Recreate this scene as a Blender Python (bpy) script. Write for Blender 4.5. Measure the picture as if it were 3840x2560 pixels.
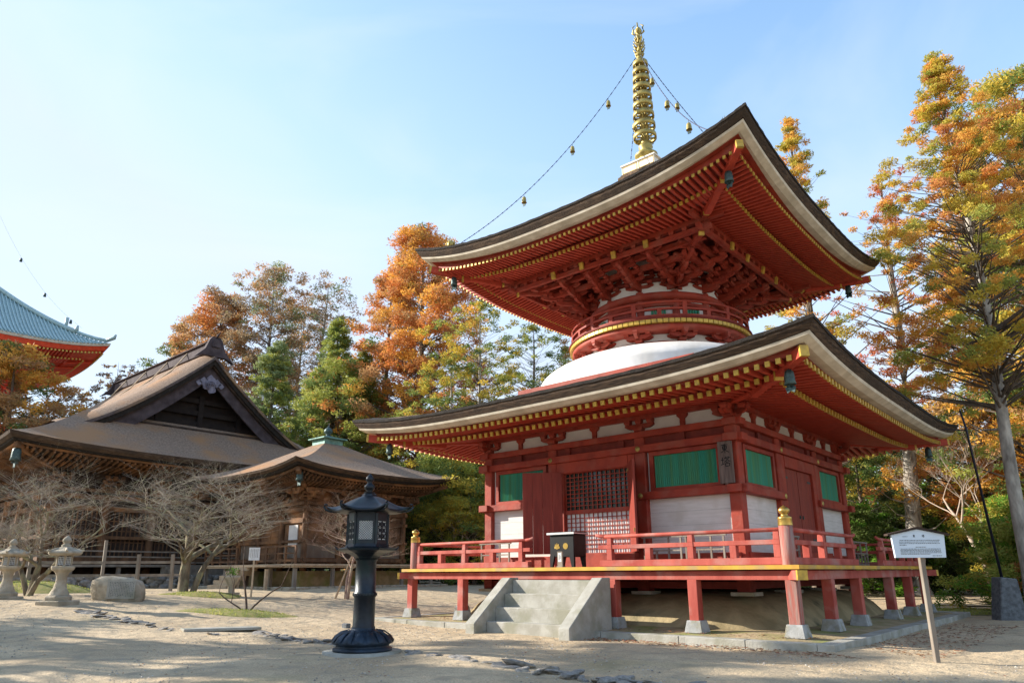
import bpy, math, random
import numpy as np
from mathutils import Vector, Matrix
S = bpy.context.scene
for _o in list(bpy.data.objects): bpy.data.objects.remove(_o)
COL = S.collection
PI = math.pi
def R(a): return math.radians(a)
# ------------------------------------------------------------------ camera
YAW, PIT, ROLL = R(41.274), R(15.195), R(0.311)
F = Vector((-math.sin(YAW)*math.cos(PIT), math.cos(YAW)*math.cos(PIT), math.sin(PIT)))
RT = Vector((math.cos(YAW), math.sin(YAW), 0)); UP = RT.cross(F)
R2 = RT*math.cos(ROLL)-UP*math.sin(ROLL); U2 = RT*math.sin(ROLL)+UP*math.cos(ROLL)
cd = bpy.data.cameras.new('camera'); cam = bpy.data.objects.new('camera', cd); COL.objects.link(cam)
cd.sensor_width = 36; cd.lens = 24.68; cd.shift_x = .0063; cd.shift_y = .0392
cd.clip_end = 3000; cd.clip_start = .1
M = Matrix((R2, U2, -F)).transposed().to_4x4(); M.translation = Vector((12.18, -22.57, 1.56))
cam.matrix_world = M
S.camera = cam
CAMP = Vector((12.18, -22.57, 1.56))
# ------------------------------------------------------------------ world and sun
SAZ = math.atan2(-.468, -.883); SEL = R(24)
sd = Vector((math.cos(SAZ)*math.cos(SEL), math.sin(SAZ)*math.cos(SEL), math.sin(SEL)))
w = bpy.data.worlds.new('World'); S.world = w; w.use_nodes = True
nt = w.node_tree; bg = nt.nodes['Background']
sky = nt.nodes.new('ShaderNodeTexSky'); sky.sky_type = 'NISHITA'; sky.sun_disc = False
sky.sun_elevation = SEL; sky.sun_rotation = PI/2-SAZ
sky.air_density = 1.0; sky.dust_density = .2; sky.ozone_density = .6; sky.altitude = 800
tc = nt.nodes.new('ShaderNodeTexCoord'); mp = nt.nodes.new('ShaderNodeMapping')
mp.inputs['Scale'].default_value = (1.2, 1.2, 3.5); mp.inputs['Rotation'].default_value = (.3, .2, .6)
n1 = nt.nodes.new('ShaderNodeTexNoise'); n1.inputs['Scale'].default_value = 1.7; n1.inputs['Detail'].default_value = 7; n1.inputs['Distortion'].default_value = .6
cr = nt.nodes.new('ShaderNodeValToRGB'); cr.color_ramp.elements[0].position = .46; cr.color_ramp.elements[1].position = .82
cr.color_ramp.elements[0].color = (0, 0, 0, 1); cr.color_ramp.elements[1].color = (.55, .55, .55, 1)
mx = nt.nodes.new('ShaderNodeMixRGB'); mx.inputs[2].default_value = (2.15, 2.35, 2.6, 1)
nt.links.new(tc.outputs['Generated'], mp.inputs[0]); nt.links.new(mp.outputs[0], n1.inputs['Vector'])
nt.links.new(n1.outputs['Fac'], cr.inputs[0]); nt.links.new(cr.outputs[0], mx.inputs[0])
bw = nt.nodes.new('ShaderNodeRGBToBW'); nt.links.new(sky.outputs[0], bw.inputs[0])
mr = nt.nodes.new('ShaderNodeMapRange'); mr.inputs['From Min'].default_value = 1.05; mr.inputs['From Max'].default_value = 2.6; mr.inputs['To Max'].default_value = .84
nt.links.new(bw.outputs[0], mr.inputs[0])
vl = nt.nodes.new('ShaderNodeMixRGB'); vl.inputs[2].default_value = (1.85, 2.02, 2.35, 1)   # thin high haze towards the sun
nt.links.new(mr.outputs[0], vl.inputs[0])
tn = nt.nodes.new('ShaderNodeMixRGB'); tn.blend_type = 'MULTIPLY'; tn.inputs[0].default_value = 1; tn.inputs[2].default_value = (.90, 1.04, 1.04, 1)
nt.links.new(sky.outputs[0], tn.inputs[1]); nt.links.new(tn.outputs[0], vl.inputs[1]); nt.links.new(vl.outputs[0], mx.inputs[1]); nt.links.new(mx.outputs[0], bg.inputs[0])
bg.inputs[1].default_value = .15
sl = bpy.data.lights.new('sun', 'SUN'); sl.energy = 3.4; sl.angle = R(.5); sl.color = (1, .93, .82)
so = bpy.data.objects.new('sun', sl); COL.objects.link(so)
so.rotation_euler = sd.to_track_quat('Z', 'Y').to_euler(); so.location = (0, 0, 60)
S.view_settings.view_transform = 'Standard'; S.view_settings.look = 'None'; S.view_settings.gamma = 1
S.view_settings.exposure = 1.56
S.render.engine = 'CYCLES'
try:
    S.cycles.max_bounces = 7; S.cycles.diffuse_bounces = 4; S.cycles.transparent_max_bounces = 8
except Exception: pass

# ------------------------------------------------------------------ materials
MATS = {}
def mat(name, col, rough=.7, col2=None, scale=6, detail=5, bump=0, bscale=None, stretch=(1, 1, 1), metal=0, spec=.3, lo=.35, hi=.65, rnd=0, trans=0, col3=None, scale3=.8, coat=0):
    m = bpy.data.materials.new(name); m.use_nodes = True; t = m.node_tree; N = t.nodes; L = t.links
    b = N['Principled BSDF']; b.inputs['Roughness'].default_value = rough; b.inputs['Metallic'].default_value = metal
    b.inputs['Specular IOR Level'].default_value = spec
    if coat: b.inputs['Coat Weight'].default_value = coat
    tcn = N.new('ShaderNodeTexCoord'); mpn = N.new('ShaderNodeMapping'); mpn.inputs['Scale'].default_value = stretch
    L.new(tcn.outputs['Object'], mpn.inputs[0])
    out = None
    if col2 is None: col2 = tuple(c*.8 for c in col)
    nz = N.new('ShaderNodeTexNoise'); nz.inputs['Scale'].default_value = scale; nz.inputs['Detail'].default_value = detail
    L.new(mpn.outputs[0], nz.inputs['Vector'])
    r = N.new('ShaderNodeValToRGB'); r.color_ramp.elements[0].position = lo; r.color_ramp.elements[1].position = hi
    r.color_ramp.elements[0].color = (*col2, 1); r.color_ramp.elements[1].color = (*col, 1)
    L.new(nz.outputs['Fac'], r.inputs[0]); out = r.outputs[0]
    if col3 is not None:
        n3 = N.new('ShaderNodeTexNoise'); n3.inputs['Scale'].default_value = scale3; n3.inputs['Detail'].default_value = 6
        L.new(tcn.outputs['Object'], n3.inputs['Vector'])
        r3 = N.new('ShaderNodeValToRGB'); r3.color_ramp.elements[0].position = .5; r3.color_ramp.elements[1].position = .66
        L.new(n3.outputs['Fac'], r3.inputs[0])
        x = N.new('ShaderNodeMixRGB'); x.inputs[2].default_value = (*col3, 1); L.new(r3.outputs[0], x.inputs[0]); L.new(out, x.inputs[1]); out = x.outputs[0]
    if rnd:
        g = N.new('ShaderNodeNewGeometry'); h = N.new('ShaderNodeHueSaturation')
        a = N.new('ShaderNodeMapRange'); a.inputs['To Min'].default_value = 1-rnd; a.inputs['To Max'].default_value = 1+rnd
        a2 = N.new('ShaderNodeMapRange'); a2.inputs['To Min'].default_value = .5-rnd*.05; a2.inputs['To Max'].default_value = .5+rnd*.05
        L.new(g.outputs['Random Per Island'], a.inputs[0]); L.new(a.outputs[0], h.inputs['Value'])
        wn = N.new('ShaderNodeTexWhiteNoise'); wn.noise_dimensions = '1D'; L.new(g.outputs['Random Per Island'], wn.inputs['W'])
        L.new(wn.outputs['Value'], a2.inputs[0]); L.new(a2.outputs[0], h.inputs['Hue'])
        L.new(out, h.inputs['Color']); out = h.outputs[0]
    L.new(out, b.inputs['Base Color'])
    if bump:
        nb = N.new('ShaderNodeTexNoise'); nb.inputs['Scale'].default_value = bscale or scale*4; nb.inputs['Detail'].default_value = 6
        L.new(mpn.outputs[0], nb.inputs['Vector'])
        bp = N.new('ShaderNodeBump'); bp.inputs['Strength'].default_value = 1; bp.inputs['Distance'].default_value = bump
        L.new(nb.outputs['Fac'], bp.inputs['Height']); L.new(bp.outputs[0], b.inputs['Normal'])
    if trans:
        tr = N.new('ShaderNodeBsdfTranslucent'); L.new(out, tr.inputs[0]); ms = N.new('ShaderNodeMixShader'); ms.inputs[0].default_value = trans
        L.new(b.outputs[0], ms.inputs[1]); L.new(tr.outputs[0], ms.inputs[2]); L.new(ms.outputs[0], N['Material Output'].inputs[0])
    MATS[name] = m; return m
mat('red', (.33, .045, .023), .62, (.21, .025, .014), 2.5, detail=9, bump=.006, bscale=14, lo=.3, hi=.6, col3=(.29, .065, .042), scale3=2.2)
mat('red_rafter', (.46, .060, .030), .6, (.36, .042, .022), 5)
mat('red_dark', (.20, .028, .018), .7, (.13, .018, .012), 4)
mat('red_faded', (.46, .105, .075), .7, (.32, .050, .035), 2.2, bump=.004, bscale=20, stretch=(1, 1, .35), col3=(.40, .17, .14), scale3=1.6)
mat('red_worn', (.36, .10, .075), .85, (.30, .19, .16), 5, bump=.008, bscale=12, stretch=(3, 3, .4))
mat('red_door', (.26, .040, .024), .6, (.19, .027, .016), 3, stretch=(3, 3, .4), bump=.003, bscale=14)
mat('gold', (.62, .40, .06), .45, (.42, .27, .05), 8, metal=.25, spec=.5)
mat('gold_metal', (.70, .47, .13), .32, (.42, .27, .07), 5, metal=.8, spec=.5)
mat('gilt', (.48, .37, .11), .45, (.26, .20, .06), 4, metal=.5, spec=.5)
mat('ochre', (.60, .36, .045), .6, (.48, .26, .04), 3, col3=(.40, .26, .10), scale3=2)
mat('plaster', (.72, .70, .68), .85, (.62, .60, .58), 1.5, bump=.002)
mat('dome', (.80, .79, .77), .8, (.70, .69, .66), 1.5, detail=9, bump=.006, col3=(.66, .64, .60), scale3=1.1)
mat('board', (.68, .65, .62), .75, (.60, .57, .53), 3, stretch=(.6, .6, 5), col3=(.55, .51, .46), scale3=1.2)
mat('white_eave', (.64, .57, .46), .7, (.52, .45, .35), 4, col3=(.46, .40, .31), scale3=1.3)
mat('white_box', (.82, .78, .70), .6, (.72, .66, .56), 4)
mat('green', (.03, .27, .19), .6, (.06, .22, .10), 2.2, stretch=(3, 3, .15), rnd=.12)
mat('thatch', (.22, .145, .095), .95, (.085, .055, .037), 9, bump=.035, bscale=32, rnd=0, col3=(.12, .085, .05), scale3=.9)
mat('thatch_edge', (.13, .085, .055), .95, (.045, .030, .022), 5, bump=.03, bscale=24, stretch=(.7, .7, 7), col3=(.06, .042, .03), scale3=.7)
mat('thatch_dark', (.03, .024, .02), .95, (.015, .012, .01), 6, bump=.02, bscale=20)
mat('bark_roof', (.33, .225, .155), .95, (.20, .135, .095), 9, detail=9, bump=.05, bscale=22, col3=(.36, .19, .09), scale3=.3)
mat('plaque_wood', (.17, .125, .11), .85, (.10, .072, .062), 4, stretch=(4, 4, .4))
mat('bark_brown', (.24, .19, .13), .95, (.10, .08, .055), 5, bump=.03, bscale=12, stretch=(1, 1, .4), col3=(.30, .29, .17), scale3=2)
mat('limb', (.15, .115, .09), .95, (.07, .055, .04), 5)
mat('gable_shade', (.022, .015, .012), .9, (.012, .008, .007), 2)  # timber taken to near black: shade of the gable recess put into the colour
mat('bark_grey', (.12, .09, .085), .9, (.055, .045, .045), 3, bump=.02, bscale=18, col3=(.30, .19, .11), scale3=.35)
mat('wood_old', (.175, .092, .048), .85, (.085, .046, .025), 3, bump=.012, bscale=8, stretch=(1, 1, .5), col3=(.28, .135, .058), scale3=.6)
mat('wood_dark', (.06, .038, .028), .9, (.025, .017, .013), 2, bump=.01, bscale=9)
mat('wood_gable', (.085, .066, .072), .9, (.045, .033, .036), 2, bump=.01, bscale=12)
mat('wood_grey', (.30, .26, .21), .9, (.19, .155, .125), 3, bump=.01, stretch=(1, 1, .3))
mat('wood_pale', (.55, .42, .28), .85, (.42, .31, .2), 4)
mat('lavender', (.22, .21, .27), .8, (.13, .12, .16), 3, bump=.02, bscale=10)
mat('copper', (.20, .36, .30), .6, (.11, .20, .17), 5, metal=.3)
mat('bronze', (.014, .019, .028), .40, (.006, .008, .012), 4, metal=.3, spec=.5, col3=(.012, .026, .028), scale3=3, bump=.003)
mat('bronze_bell', (.08, .125, .12), .5, (.04, .06, .06), 8, metal=.5)
mat('patina', (.028, .045, .070), .45, (.015, .022, .032), 4, metal=.35, bump=.008, bscale=14)
mat('stone', (.40, .385, .34), .9, (.30, .285, .24), 3.2, detail=10, bump=.012, bscale=30, col3=(.26, .25, .19), scale3=1.8)
mat('stone_block', (.38, .38, .37), .9, (.25, .25, .24), 5, detail=9, bump=.01, bscale=40, col3=(.22, .20, .13), scale3=3)
mat('stone_warm', (.48, .41, .31), .95, (.30, .25, .18), 4, bump=.03, bscale=14, col3=(.24, .21, .15), scale3=2)
mat('stone_dark', (.16, .17, .18), .9, (.09, .095, .10), 10, bump=.012, bscale=40)
mat('stone_blue', (.33, .31, .28), .9, (.20, .185, .165), 5, bump=.02, bscale=22, rnd=.25, col3=(.45, .38, .27), scale3=1.5)
mat('black', (.008, .009, .011), .45, (.005, .005, .006), 5, spec=.25)
mat('ink', (.02, .018, .016), .8)
mat('lacquer_edge', (.62, .62, .62), .4, metal=.4)
mat('sign_white', (.62, .70, .78), .5, (.58, .66, .74), 2)
mat('paper', (.78, .78, .76), .8)
mat('chain', (.10, .10, .13), .5, metal=.6)
mat('pole', (.02, .022, .035), .4, metal=.4)
mat('tile', (.40, .54, .54), .5, (.27, .39, .40), 5, spec=.5, bump=.01)
mat('vermilion', (.78, .085, .032), .6, (.62, .06, .025), 3)
mat('glass', (.015, .018, .018), .08, (.02, .025, .02), 2, spec=.7)
mat('soil', (.42, .32, .19), .95, (.26, .20, .10), 2.5, bump=.02, bscale=14, col3=(.22, .23, .07), scale3=.9)
mat('mound', (.50, .39, .22), .95, (.24, .19, .10), .9, bump=.02, bscale=8, col3=(.07, .07, .04), scale3=.9)
mat('moss', (.20, .22, .055), 1, (.33, .27, .10), 5, bump=.03, bscale=30)
mat('litter', (.30, .13, .06), .9, (.18, .09, .05), 3, rnd=.35)
mat('pebble', (.40, .36, .30), .9, (.24, .21, .18), 5, rnd=.4)
mat('blue_roof', (.24, .28, .38), .5, (.16, .19, .27), 3)
# barks
mat('bark', (.21, .165, .125), .95, (.10, .075, .055), 4, bump=.04, bscale=9, stretch=(1, 1, .25))
mat('bark_pale', (.46, .42, .36), .95, (.16, .14, .12), 4, detail=9, bump=.04, bscale=9, stretch=(1, 1, .35))
mat('lichen', (.40, .35, .29), .95, (.21, .17, .14), 5, bump=.012, bscale=24, col3=(.36, .36, .22), scale3=2.5)
mat('twig_red', (.40, .27, .21), .95, (.24, .16, .12), 5, col3=(.36, .33, .22), scale3=2)
mat('twig_pale', (.50, .40, .32), .95, (.34, .26, .2), 5)
mat('twig_dark', (.13, .09, .07), .95, (.07, .05, .04), 5)
# leaves
def leafm(n, c, c2): mat(n, tuple(min(.85, q*1.45) for q in c), .6, tuple(min(.8, q*1.4) for q in c2), .55, rnd=.17, trans=.42, spec=.2)
leafm('lf_orange', (.50, .20, .055), (.38, .175, .06))
leafm('lf_rust', (.42, .23, .10), (.30, .19, .085))
leafm('lf_amber', (.58, .30, .055), (.48, .28, .06))
leafm('lf_yellow', (.46, .33, .045), (.34, .29, .05))
leafm('lf_lime', (.31, .31, .07), (.22, .25, .05))
leafm('lf_green', (.13, .17, .045), (.09, .13, .035))
leafm('lf_dark', (.045, .062, .022), (.05, .06, .022))
leafm('lf_bluegreen', (.22, .26, .12), (.17, .21, .09))
leafm('lf_bright', (.13, .26, .03), (.09, .17, .025))
leafm('lf_brown', (.27, .20, .12), (.20, .15, .09))
leafm('lf_red', (.48, .12, .06), (.40, .15, .06))

# ground material
def ground_mat():
    m = bpy.data.materials.new('sand'); m.use_nodes = True; t = m.node_tree; N = t.nodes; L = t.links; b = N['Principled BSDF']
    b.inputs['Roughness'].default_value = .95; b.inputs['Specular IOR Level'].default_value = .15
    tcn = N.new('ShaderNodeTexCoord')
    def nz(s, d, src=None):
        n = N.new('ShaderNodeTexNoise'); n.inputs['Scale'].default_value = s; n.inputs['Detail'].default_value = d
        L.new(tcn.outputs['Object'], n.inputs['Vector']); return n
    def ramp(n, a, c0, b_, c1):
        r = N.new('ShaderNodeValToRGB'); r.color_ramp.elements[0].position = a; r.color_ramp.elements[1].position = b_
        r.color_ramp.elements[0].color = (*c0, 1); r.color_ramp.elements[1].color = (*c1, 1); L.new(n.outputs['Fac'], r.inputs[0]); return r.outputs[0]
    base = ramp(nz(.35, 8), .35, (.47, .365, .24), .68, (.63, .50, .335))
    fine = ramp(nz(38, 5), .38, (.62, .60, .58), .62, (1.08, 1.06, 1.03))
    x = N.new('ShaderNodeMixRGB'); x.blend_type = 'MULTIPLY'; x.inputs[0].default_value = .8; L.new(base, x.inputs[1]); L.new(fine, x.inputs[2])
    patch = ramp(nz(1.9, 9), .50, (0, 0, 0), .66, (.85, .85, .85))
    x2 = N.new('ShaderNodeMixRGB'); x2.inputs[2].default_value = (.33, .27, .19, 1); L.new(patch, x2.inputs[0]); L.new(x.outputs[0], x2.inputs[1])
    mossn = ramp(nz(.23, 6), .60, (0, 0, 0), .72, (.45, .45, .45))
    x3 = N.new('ShaderNodeMixRGB'); x3.inputs[2].default_value = (.26, .22, .09, 1); L.new(mossn, x3.inputs[0]); L.new(x2.outputs[0], x3.inputs[1])
    L.new(x3.outputs[0], b.inputs['Base Color'])
    nb = nz(24, 8); bp = N.new('ShaderNodeBump'); bp.inputs['Distance'].default_value = .02; bp.inputs['Strength'].default_value = .9
    L.new(nb.outputs['Fac'], bp.inputs['Height'])
    nb2 = nz(2.6, 7); bp2 = N.new('ShaderNodeBump'); bp2.inputs['Distance'].default_value = .13; bp2.inputs['Strength'].default_value = .7
    L.new(nb2.outputs['Fac'], bp2.inputs['Height']); L.new(bp.outputs[0], bp2.inputs['Normal']); L.new(bp2.outputs[0], b.inputs['Normal'])
    MATS['sand'] = m
ground_mat()

# ------------------------------------------------------------------ mesh helpers
class MB:
    def __init__(s): s.v = []; s.f = []; s.m = []; s.sm = []
    def add(s, vs, fs, mi=0, sm=False):
        o = len(s.v); s.v += [tuple(v) for v in vs]
        for f in fs: s.f.append(tuple(i+o for i in f)); s.m.append(mi); s.sm.append(sm)
    def box(s, c, d, mi=0, rz=0, top=1.0):
        hx, hy, hz = d[0]/2, d[1]/2, d[2]/2; ca, sa = math.cos(rz), math.sin(rz); vs = []
        for z, k in ((-hz, 1), (hz, top)):
            for x, y in ((-hx, -hy), (hx, -hy), (hx, hy), (-hx, hy)):
                x *= k; y *= k; vs.append((c[0]+x*ca-y*sa, c[1]+x*sa+y*ca, c[2]+z))
        s.add(vs, [(3, 2, 1, 0), (4, 5, 6, 7), (0, 1, 5, 4), (1, 2, 6, 5), (2, 3, 7, 6), (3, 0, 4, 7)], mi)
    def bb(s, a, b, mi=0): s.box([(a[i]+b[i])/2 for i in range(3)], [abs(b[i]-a[i]) for i in range(3)], mi)
    def beam(s, p, q, w_, h, mi=0, capq=None, up=(0, 0, 1)):
        p = Vector(p); q = Vector(q); d = (q-p).normalized(); u = Vector(up)
        sdv = d.cross(u).normalized(); uu = sdv.cross(d)
        vs = []
        for e in (p, q):
            for a, b in ((-1, -1), (1, -1), (1, 1), (-1, 1)): vs.append(e+sdv*(a*w_/2)+uu*(b*h/2))
        s.add(vs, [(0, 1, 5, 4), (1, 2, 6, 5), (2, 3, 7, 6), (3, 0, 4, 7), (3, 2, 1, 0)], mi)
        s.add(vs[4:], [(0, 1, 2, 3)], mi if capq is None else capq)
        if capq is not None:
            vs2 = []
            for e in (q-d*min(.07, w_*.45), q+d*.004):
                for a, b in ((-1, -1), (1, -1), (1, 1), (-1, 1)): vs2.append(e+sdv*(a*(w_/2+.003))+uu*(b*(h/2+.003)))
            s.add(vs2, [(0, 1, 5, 4), (1, 2, 6, 5), (2, 3, 7, 6), (3, 0, 4, 7), (4, 5, 6, 7)], capq)
    def lathe(s, prof, n=24, c=(0, 0, 0), mi=0, sm=True, a0=0, a1=2*PI, sq=None):
        full = abs(a1-a0-2*PI) < 1e-6; k = n if full else n+1; vs = []
        for r, z in prof:
            for i in range(k):
                a = a0+(a1-a0)*i/n; vs.append((c[0]+r*math.cos(a), c[1]+r*math.sin(a), c[2]+z))
        fs = []
        for j in range(len(prof)-1):
            for i in range(n):
                i2 = (i+1) % k; fs.append((j*k+i, j*k+i2, (j+1)*k+i2, (j+1)*k+i))
        s.add(vs, fs, mi, sm)
    def tube(s, pts, rads, n=6, mi=0, sm=True, cap=True):
        pts = [Vector(p) for p in pts]; vs = []; up = Vector((.01, .02, 1))
        for i, p in enumerate(pts):
            d = (pts[min(i+1, len(pts)-1)]-pts[max(i-1, 0)]).normalized()
            a = d.cross(up)
            if a.length < .05: a = d.cross(Vector((1, .1, 0)))
            a.normalize(); b = d.cross(a)
            for k in range(n):
                t = 2*PI*k/n; vs.append(p+(a*math.cos(t)+b*math.sin(t))*rads[i])
        fs = [(j*n+k, j*n+(k+1) % n, (j+1)*n+(k+1) % n, (j+1)*n+k) for j in range(len(pts)-1) for k in range(n)]
        if cap: fs += [tuple(range((len(pts)-1)*n, len(pts)*n)), tuple(reversed(range(n)))]
        s.add(vs, fs, mi, sm)
    def prism(s, poly, o, u, v, th, mi=0):
        o = Vector(o); u = Vector(u); v = Vector(v); n = u.cross(v).normalized(); k = len(poly)
        a = [o+u*x+v*y for x, y in poly]; b = [p+n*th for p in a]
        fs = [tuple(reversed(range(k))), tuple(range(k, 2*k))]+[(i, (i+1) % k, (i+1) % k+k, i+k) for i in range(k)]
        s.add(a+b, fs, mi)
    def rot4(s, k):  # rotate everything k quarter turns
        k %= 4
        for _ in range(k): s.v = [(-y, x, z) for x, y, z in s.v]
        return s
    def mesh(s, name, mats):
        me = bpy.data.meshes.new(name); me.from_pydata(s.v, [], s.f)
        for m in mats: me.materials.append(MATS[m])
        me.polygons.foreach_set('material_index', s.m); me.polygons.foreach_set('use_smooth', s.sm); me.update()
        return me
    def build(s, name, mats, parent=None, loc=None, rz=None, bevel=0, **tags):
        if isinstance(mats, str): mats = [mats]
        o = bpy.data.objects.new(name, s.mesh(name, mats)); COL.objects.link(o)
        if parent: o.parent = parent
        if loc is not None: o.location = loc
        if rz is not None: o.rotation_euler.z = rz
        if bevel:
            b = o.modifiers.new('edge', 'BEVEL'); b.width = bevel; b.segments = 1; b.limit_method = 'ANGLE'
        tag(o, **tags); return o
def tag(o, label=None, cat=None, group=None, kind=None):
    if label: o['label'] = label
    if cat: o['category'] = cat
    if group: o['group'] = group
    if kind: o['kind'] = kind
    return o
def empty(name, loc, label, cat, group=None, rz=0):
    o = bpy.data.objects.new(name, None); COL.objects.link(o); o.location = loc; o.rotation_euler.z = rz
    o.empty_display_size = .3
    return tag(o, label, cat, group)
def copy_tree(o, parent=None):
    c = o.copy(); COL.objects.link(c)
    if parent is not None: c.parent = parent
    for ch in [x for x in bpy.data.objects if x.parent == o]: copy_tree(ch, c)
    return c
def ss(t): t = max(0, min(1, t)); return t*t*(3-2*t)
def gz(x, y): return .8*ss((-x-3)/16)+.3*ss((y-8)/14)*ss((x+8)/10)
rnd = random.Random(7)

# ------------------------------------------------------------------ terrain
def terrain():
    xs = np.concatenate([np.linspace(-400, -80, 9)[:-1], np.linspace(-80, -20, 31)[:-1], np.linspace(-20, 16, 121), np.linspace(16, 60, 12)[1:], np.linspace(60, 400, 8)[1:]])
    ys = np.concatenate([np.linspace(-400, -60, 8)[:-1], np.linspace(-60, -24, 10)[:-1], np.linspace(-24, 12, 121), np.linspace(12, 60, 25)[1:], np.linspace(60, 400, 9)[1:]])
    g = MB(); vs = []; r = random.Random(3)
    ph = [(r.uniform(.3, 1.7), r.uniform(.3, 1.7), r.uniform(0, 6)) for _ in range(9)]
    for y in ys:
        for x in xs:
            b = sum(math.sin(a*x+c*y+p) for a, c, p in ph)*.009
            if 16 > x > -30 and -24 < y < 12: b += r.uniform(-.006, .006)
            vs.append((x, y, gz(x, y)+b))
    nx = len(xs)
    fs = [(j*nx+i, j*nx+i+1, (j+1)*nx+i+1, (j+1)*nx+i) for j in range(len(ys)-1) for i in range(nx-1)]
    g.add(vs, fs, 0, True)
    g.build('ground', 'sand', kind='structure')
terrain()
def hills():
    g = MB(); r = random.Random(5); pts = []
    n = 60
    for i in range(n+1):
        a = R(20+i*170/n); h = 9+5*math.sin(a*5)+3*math.sin(a*11+1)
        for k, (rr, hh) in enumerate(((150, -1), (175, h*.6), (210, h), (260, h*.7))):
            pts.append((12+rr*math.cos(a), -22+rr*math.sin(a), hh+r.uniform(-1, 1)))
    fs = [(i*4+k, i*4+k+1, (i+1)*4+k+1, (i+1)*4+k) for i in range(n) for k in range(3)]
    g.add(pts, fs, 0, True); g.build('wooded_hill', 'lf_dark', kind='structure')
hills()

# ------------------------------------------------------------------ eave helpers (side k: s along, o outward)
def SD(k, s, o, z):
    x, y = s, -o
    for _ in range(k % 4): x, y = -y, x
    return (x, y, z)
def eave_strip(mb, sec, lift, k, mi=0, n=40, closed=True, jit=0, smooth=False):
    """sweep section [(o,z,liftfactor)] along side k with mitred corners"""
    r = random.Random(k+11); vs = []
    ts = [math.sin(PI/2*(2*i/n-1)*.92)/math.sin(PI/2*.92) for i in range(n+1)]
    for t in ts:
        for j, p in enumerate(sec):
            o, z = p[0], p[1]; lf = p[2] if len(p) > 2 else 1
            jj = r.uniform(-jit, jit) if jit and abs(t) < .999 and j < 2 else 0
            vs.append(SD(k, t*o, o+jj*.5, z+lift(t)*lf+jj))
    m = len(sec); fs = []
    for i in range(n):
        for j in range(m if closed else m-1):
            j2 = (j+1) % m; fs.append((i*m+j, (i+1)*m+j, (i+1)*m+j2, i*m+j2))
    mb.add(vs, fs, mi, smooth)
def roof_top(mb, L, z0, prof, inner, lift, k, mi=0, n=40, rows=14):
    """curved hip roof face; prof(d) height above eave at inward distance d"""
    vs = []; ts = [math.sin(PI/2*(2*i/n-1)*.92)/math.sin(PI/2*.92) for i in range(n+1)]
    for j in range(rows+1):
        o = L-(L-inner)*j/rows; f = max(0, 1-(L-o)/(L*.55))**2
        for t in ts: vs.append(SD(k, t*o, o, z0+prof(L-o)+lift(t)*f))
    fs = [(j*(n+1)+i, j*(n+1)+i+1, (j+1)*(n+1)+i+1, (j+1)*(n+1)+i) for j in range(rows) for i in range(n)]
    mb.add(vs, fs, mi, True)
def rafter_list(k, off, sp, Ri, Ro, zi, zo, lift, Lx, lastat, w_, h, pitchlift=True):
    """returns list of (side, s, p, q)"""
    out = []; n = int(lastat*2/sp)
    for i in range(n+1):
        s = -lastat+2*lastat*i/n; a = max(Ri, abs(s)+.02)
        if a > Ro-.12: continue
        def z(o): return zi+(zo-zi)*(o-Ri)/(Ro-Ri)
        l1 = lift(s/Lx)
        la = l1*max(0, (a-Ri)/(Ro-Ri))**.7 if Ri < a else 0
        out.append((k, s, SD(k, s, a, z(a)+la), SD(k, s, Ro, z(Ro)+l1)))
    return out

# =================================================================== MAIN PAGODA
pag = empty('pagoda', (0, 0, 0), 'two storeyed red and white pagoda with square roofs, white dome and gilt spire', 'pagoda')
PG = dict(parent=pag)
# ---- terrace & mound (own things)
tr = empty('stone_terrace', (0, 0, 0), 'low square earth terrace with granite kerb beneath the red pagoda', 'terrace')
for k in range(4):
    g = MB(); rr = random.Random(k)
    o0, o1 = 7.02, 7.36; x = -7.36
    while x < 7.0:
        l = min(rr.uniform(1.3, 2.2), 7.02-x)
        if 7.02-x-l < .5: l = 7.02-x
        dz = rr.uniform(-.006, .006)
        a = SD(k, x+.006, o1, -.25); b = SD(k, x+l-.006, o0, .155+dz)
        g.bb(a, b); x += l
    g.build('kerb', 'stone', tr, bevel=.012)
g = MB(); n = 40; r = random.Random(2); vs = []
for j in range(n+1):
    for i in range(n+1):
        x = -7.03+14.06*i/n; y = -7.03+14.06*j/n; e = max(abs(x), abs(y))
        vs.append((x, y, .13+.07*ss((7.0-e)/1.4)+r.uniform(-.008, .008)))
g.add(vs, [(j*(n+1)+i, j*(n+1)+i+1, (j+1)*(n+1)+i+1, (j+1)*(n+1)+i) for j in range(n) for i in range(n)], 0, True)
g.build('earth_bed', 'soil', tr)
g = MB(); vs = []; n = 48
prof = [(5.65, .14), (5.5, .30), (5.3, .55), (5.0, .78), (4.6, .93), (4.1, 1.0), (0, 1.02)]
for o, z in prof:
    for i in range(n):
        a = 2*PI*(i+.5)/n; c, s_ = math.cos(a), math.sin(a); p = 7
        q = o/((abs(c)**p+abs(s_)**p)**(1/p)); vs.append((q*c, q*s_, z))
fs = [(j*n+i, j*n+(i+1) % n, (j+1)*n+(i+1) % n, (j+1)*n+i) for j in range(len(prof)-1) for i in range(n)]
g.add(vs, fs, 0, True); g.build('mound', 'mound', tr)
# ---- deck posts
PS = [-6.29, -3.93, -1.64, 1.64, 3.93, 6.29]
def deck_post(x, y, mt='red_faded'):
    g = MB(); g.box((x, y, .9), (.25, .25, .94), 0); p = g.build('deck_post', mt, pag, bevel=.012)
    b = MB(); b.box((x, y, .30), (.46, .46, .28), 0, top=.76); b.build('stone_base', 'stone_block', p, bevel=.01)
for k in range(4):
    for s in PS[:-1]:
        X = SD(k, s, 6.29, 0); deck_post(X[0], X[1], 'red_worn' if (k == 1 and s < -6) else 'red_faded')
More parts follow.
